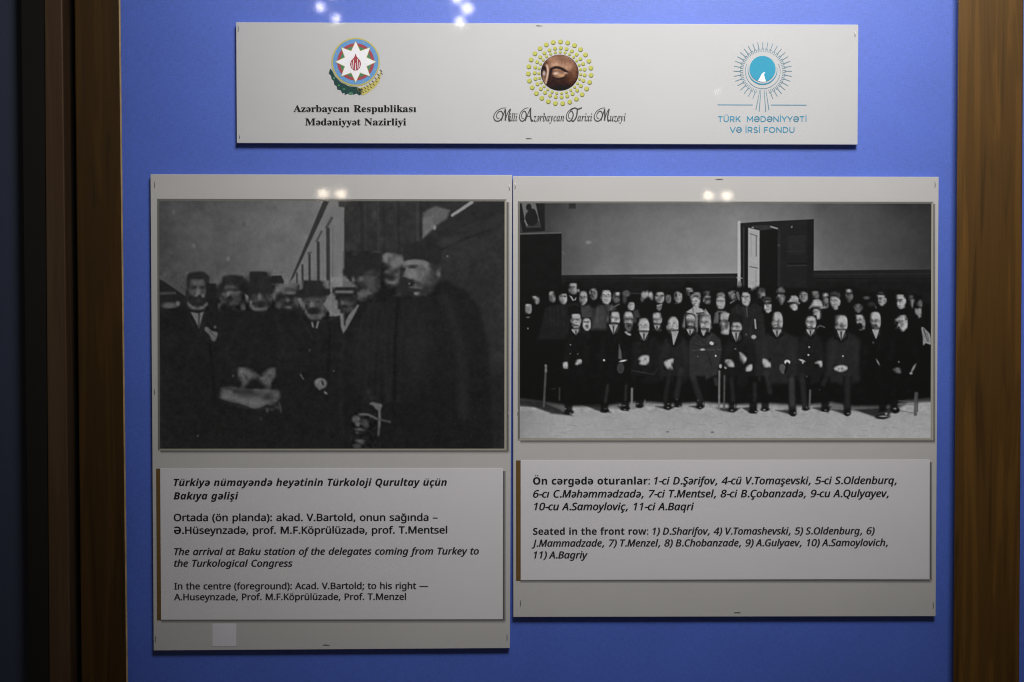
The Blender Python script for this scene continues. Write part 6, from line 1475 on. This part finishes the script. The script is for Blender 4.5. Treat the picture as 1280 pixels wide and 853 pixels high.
SH = tuple(c * .09 for c in PANEL_C)
lp = make_board('photo_panel', [(188, 218), (640.2, 219), (637.3, 810.5), (192, 813.5)], M_PANEL,
                'taller left panel with a dark street photograph of men in hats and a four-paragraph caption', 'display panel')
qL = [(199, 251.3), (630.8, 252), (630.5, 560.9), (200, 561)]
print_part(lp, paint_station(), qL, 'dark street photograph of men in hats')
frame_strips(lp, qL, 2.6, 2.6, 2.6, 2.4, YF - S1)
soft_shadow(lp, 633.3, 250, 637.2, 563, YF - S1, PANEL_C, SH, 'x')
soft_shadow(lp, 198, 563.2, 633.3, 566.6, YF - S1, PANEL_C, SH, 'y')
plate(lp, [(200, 586), (628.8, 585.6), (628.4, 774.4), (201.2, 775)], [(195.2, 586), (200.2, 586), (201.4, 775.4), (196.4, 775.4)])
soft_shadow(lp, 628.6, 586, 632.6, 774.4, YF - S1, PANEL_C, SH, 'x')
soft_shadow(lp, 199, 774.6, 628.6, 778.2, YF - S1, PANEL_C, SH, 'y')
YT = YF - S2 - .0003
B1, B2 = 0.40, 0.34
text(lp, 'Z', 'Türkiyə nümayəndə heyətinin Türkoloji Qurultay üçün', 217.3, 558.4, 607.7, 8.9, M_TEXT, YT, 0.13, 607.4)
text(lp, 'Z', 'Bakıya gəlişi', 217.2, 297.9, 624.5, 8.9, M_TEXT, YT, 0.13)
text(lp, 'R', 'Ortada (ön planda): akad. V.Bartold, onun sağında –', 217.5, 546.7, 651.5, 8.8, M_TEXT, YT, B1, 651.2)
text(lp, 'R', 'Ə.Hüseynzadə, prof. M.F.Köprülüzadə, prof. T.Mentsel', 217.8, 558.7, 667.5, 8.8, M_TEXT, YT, B1, 667)
text(lp, 'I', 'The arrival at Baku station of the delegates coming from Turkey to', 218, 598.3, 694, 8.4, M_TEXT2, YT, B1, 693.2)
text(lp, 'I', 'the Turkological Congress', 217.8, 365.4, 708.5, 8.4, M_TEXT2, YT, B1)
text(lp, 'R', 'In the centre (foreground): Acad. V.Bartold; to his right —', 218, 534.8, 736.9, 8.0, M_TEXT2, YT, B2, 736.4)
text(lp, 'R', 'A.Huseynzade, Prof. M.F.Köprülüzade, Prof. T.Menzel', 217.8, 507.3, 750.5, 8.0, M_TEXT2, YT, B2, 750)
for x, y, ln, vert in ((193, 231, 9, 1), (636.3, 235, 9, 1), (193, 490, 8, 1), (194.3, 799, 9, 1), (633.6, 797, 9, 1), (408, 806.5, 10, 0), (635, 519, 9, 1)):
    staple(lp, x, y, ln, vert, YF)

rp = make_board('photo_panel', [(641.2, 220.3), (1173.5, 221.3), (1169.6, 770.6), (641.6, 771.6)], M_PANEL,
                'shorter right panel with a bright indoor group photograph and a two-paragraph caption', 'display panel')
qR = [(650, 254.3), (1164.3, 254.8), (1163.2, 548.2), (649.8, 548.3)]
print_part(rp, paint_group(), qR, 'group photograph of seated and standing people before a tall door')
frame_strips(rp, qR, 2.6, 2.4, 2.6, 2.6, YF - S1)
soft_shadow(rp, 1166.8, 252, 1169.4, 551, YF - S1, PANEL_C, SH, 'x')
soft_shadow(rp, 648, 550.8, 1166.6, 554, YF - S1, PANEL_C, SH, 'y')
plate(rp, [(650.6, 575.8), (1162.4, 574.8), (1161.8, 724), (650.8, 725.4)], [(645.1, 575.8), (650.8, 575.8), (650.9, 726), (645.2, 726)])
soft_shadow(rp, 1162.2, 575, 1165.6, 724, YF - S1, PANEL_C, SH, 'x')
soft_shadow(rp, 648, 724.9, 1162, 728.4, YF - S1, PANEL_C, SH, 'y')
text(rp, 'B', 'Ön cərgədə oturanlar:', 666.4, 812.3, 605.9, 9.1, M_TEXT, YT, 0.13, 605.7)
text(rp, 'I', '1-ci D.Şərifov, 4-cü V.Tomaşevski, 5-ci S.Oldenburq,', 818, 1120.6, 605.7, 9.1, M_TEXT, YT, B1, 605.2)
text(rp, 'I', '6-cı C.Məhəmmədzadə, 7-ci T.Mentsel, 8-ci B.Çobanzadə, 9-cu A.Qulyayev,', 666.6, 1110.7, 622.1, 9.1, M_TEXT, YT, B1, 621.5)
text(rp, 'I', '10-cu A.Samoyloviç, 11-ci A.Baqri', 668, 867.2, 637.9, 9.1, M_TEXT, YT, B1)
text(rp, 'B', 'Seated in the front row:', 666.4, 810.4, 668.7, 8.6, M_TEXT2, YT, 0.1, 668.5)
text(rp, 'I', '1) D.Sharifov, 4) V.Tomashevski, 5) S.Oldenburg, 6)', 816.1, 1093.1, 668.5, 8.6, M_TEXT2, YT, B1, 668)
text(rp, 'I', 'J.Mammadzade, 7) T.Menzel, 8) B.Chobanzade, 9) A.Gulyaev, 10) A.Samoylovich,', 664.9, 1109.6, 683.5, 8.6, M_TEXT2, YT, B1, 682.7)
text(rp, 'I', '11) A.Bagriy', 667.4, 734.3, 698.2, 8.6, M_TEXT2, YT, B1)
for x, y, ln, vert in ((643.7, 233, 9, 1), (1168.6, 230.5, 9, 1), (899, 224.5, 11, 0), (650.5, 754, 9, 1), (1166.3, 757, 9, 1), (921.5, 766, 10, 0), (647, 516, 7, 1)):
    staple(rp, x, y, ln, vert, YF)

stk = link('blank_sticker', flat([(265.4, 779.6), (295.5, 779.4), (295.3, 808), (265.6, 808.2)], YF - S1), M_STICKER)
tag(stk, 'small blank white square sticker at the foot of the left panel', 'sticker')

# ------------------------------------------------------------------ wall lamps of the room opposite the showcase (seen only as reflections in the glass)
mm, N_, L_, P_ = new_mat('lit_bulb')
P_.inputs['Base Color'].default_value = (1, .95, .85, 1)
P_.inputs['Emission Color'].default_value = (1.0, 0.86, 0.66, 1)
P_.inputs['Emission Strength'].default_value = BULB_E
M_BULB = mm
mm, N_, L_, P_ = new_mat('cool_bulb')
P_.inputs['Base Color'].default_value = (1, .95, .95, 1)
P_.inputs['Emission Color'].default_value = (1.0, 0.93, 0.97, 1)
P_.inputs['Emission Strength'].default_value = BULB_E
M_BULB2 = mm
mm, N_, L_, P_ = new_mat('dim_bulb')
P_.inputs['Base Color'].default_value = (1, .95, .95, 1)
P_.inputs['Emission Color'].default_value = (1.0, 0.95, 0.92, 1)
P_.inputs['Emission Strength'].default_value = 2.6
M_BULB3 = mm
mm, N_, L_, P_ = new_mat('dark_brass')
P_.inputs['Base Color'].default_value = (0.12, .08, .03, 1)
P_.inputs['Metallic'].default_value = 1.0
P_.inputs['Roughness'].default_value = 0.4
M_BRASS = mm
ROOM_Y = -6.0


def opposite(px, py):
    """where a lamp on the opposite side of the room hangs to be mirrored at this spot of the glass"""
    a = W(px, py, GLASS_Y)
    d = a - Vector((0, -CAM_D, 1.6))
    t = (GLASS_Y - ROOM_Y) / d.y
    return Vector((a.x + d.x * t, ROOM_Y, a.z + d.z * t))


def ellipsoid(c, rx, ry, rz):
    bm = bmesh.new()
    bmesh.ops.create_uvsphere(bm, u_segments=20, v_segments=12, radius=1)
    for v in bm.verts:
        v.co = Vector((v.co.x * rx, v.co.y * ry, v.co.z * rz)) + c
    me = bpy.data.meshes.new('bulb'); bm.to_mesh(me); bm.free()
    return me


def rod(a, b, r):
    bm = bmesh.new()
    d = b - a
    bmesh.ops.create_cone(bm, segments=10, radius1=r, radius2=r, depth=d.length, cap_ends=True)
    q = d.to_track_quat('Z', 'Y')
    for v in bm.verts:
        v.co = q @ v.co + (a + b) / 2
    me = bpy.data.meshes.new('rod'); bm.to_mesh(me); bm.free()
    return me


def lamp(spots, name, label, cat, mat, hang):
    ps = [opposite(x, y) for x, y, rx, ry in spots]
    c = sum(ps, Vector()) / len(ps)
    hub = c + Vector((0, -.12, hang * .1))
    t = thing(name, c, label, cat, None)
    s = (ROOM_Y - GLASS_Y) * -1 + CAM_D
    for p, (x, y, rx, ry) in zip(ps, spots):
        k = s / FPX
        link('bulb', ellipsoid(p, rx * k, rx * k, ry * k), mat, t)
        link('arm', rod(p + Vector((0, -rx * k, 0)), hub, .006), M_BRASS, t)
    link('stem', rod(hub, hub + Vector((0, -.05, hang)), .010), M_BRASS, t)
    return t


lamp([(403.6, 242, 6.6, 4.2), (426, 242.4, 6.8, 4.4)], 'wall_lamp', 'warm two-bulb lamp mirrored at the top of the left panel', 'lamp', M_BULB, -.25)
lamp([(885.6, 244.4, 6.2, 4.4), (908.6, 244.6, 6.2, 4.4)], 'wall_lamp', 'warm two-bulb lamp mirrored at the top of the right panel', 'lamp', M_BULB, -.25)
lamp([(400, 9, 5.6, 5.6), (420, 23, 5.0, 5.0), (414, -6, 4.4, 4.4)], 'chandelier', 'white-bulbed chandelier mirrored above the star emblem', 'chandelier', M_BULB2, .4)
lamp([(584, 10.5, 7.0, 6.6), (575, 26.5, 6.2, 5.2), (571, -1, 6.4, 5)], 'chandelier', 'white-bulbed chandelier mirrored above and right of the star emblem', 'chandelier', M_BULB2, .4)
lamp([(897.3, 114.5, 3.8, 3.8)], 'ceiling_lamp', 'single small dim lamp mirrored left of the turquoise emblem', 'lamp', M_BULB3, .4)
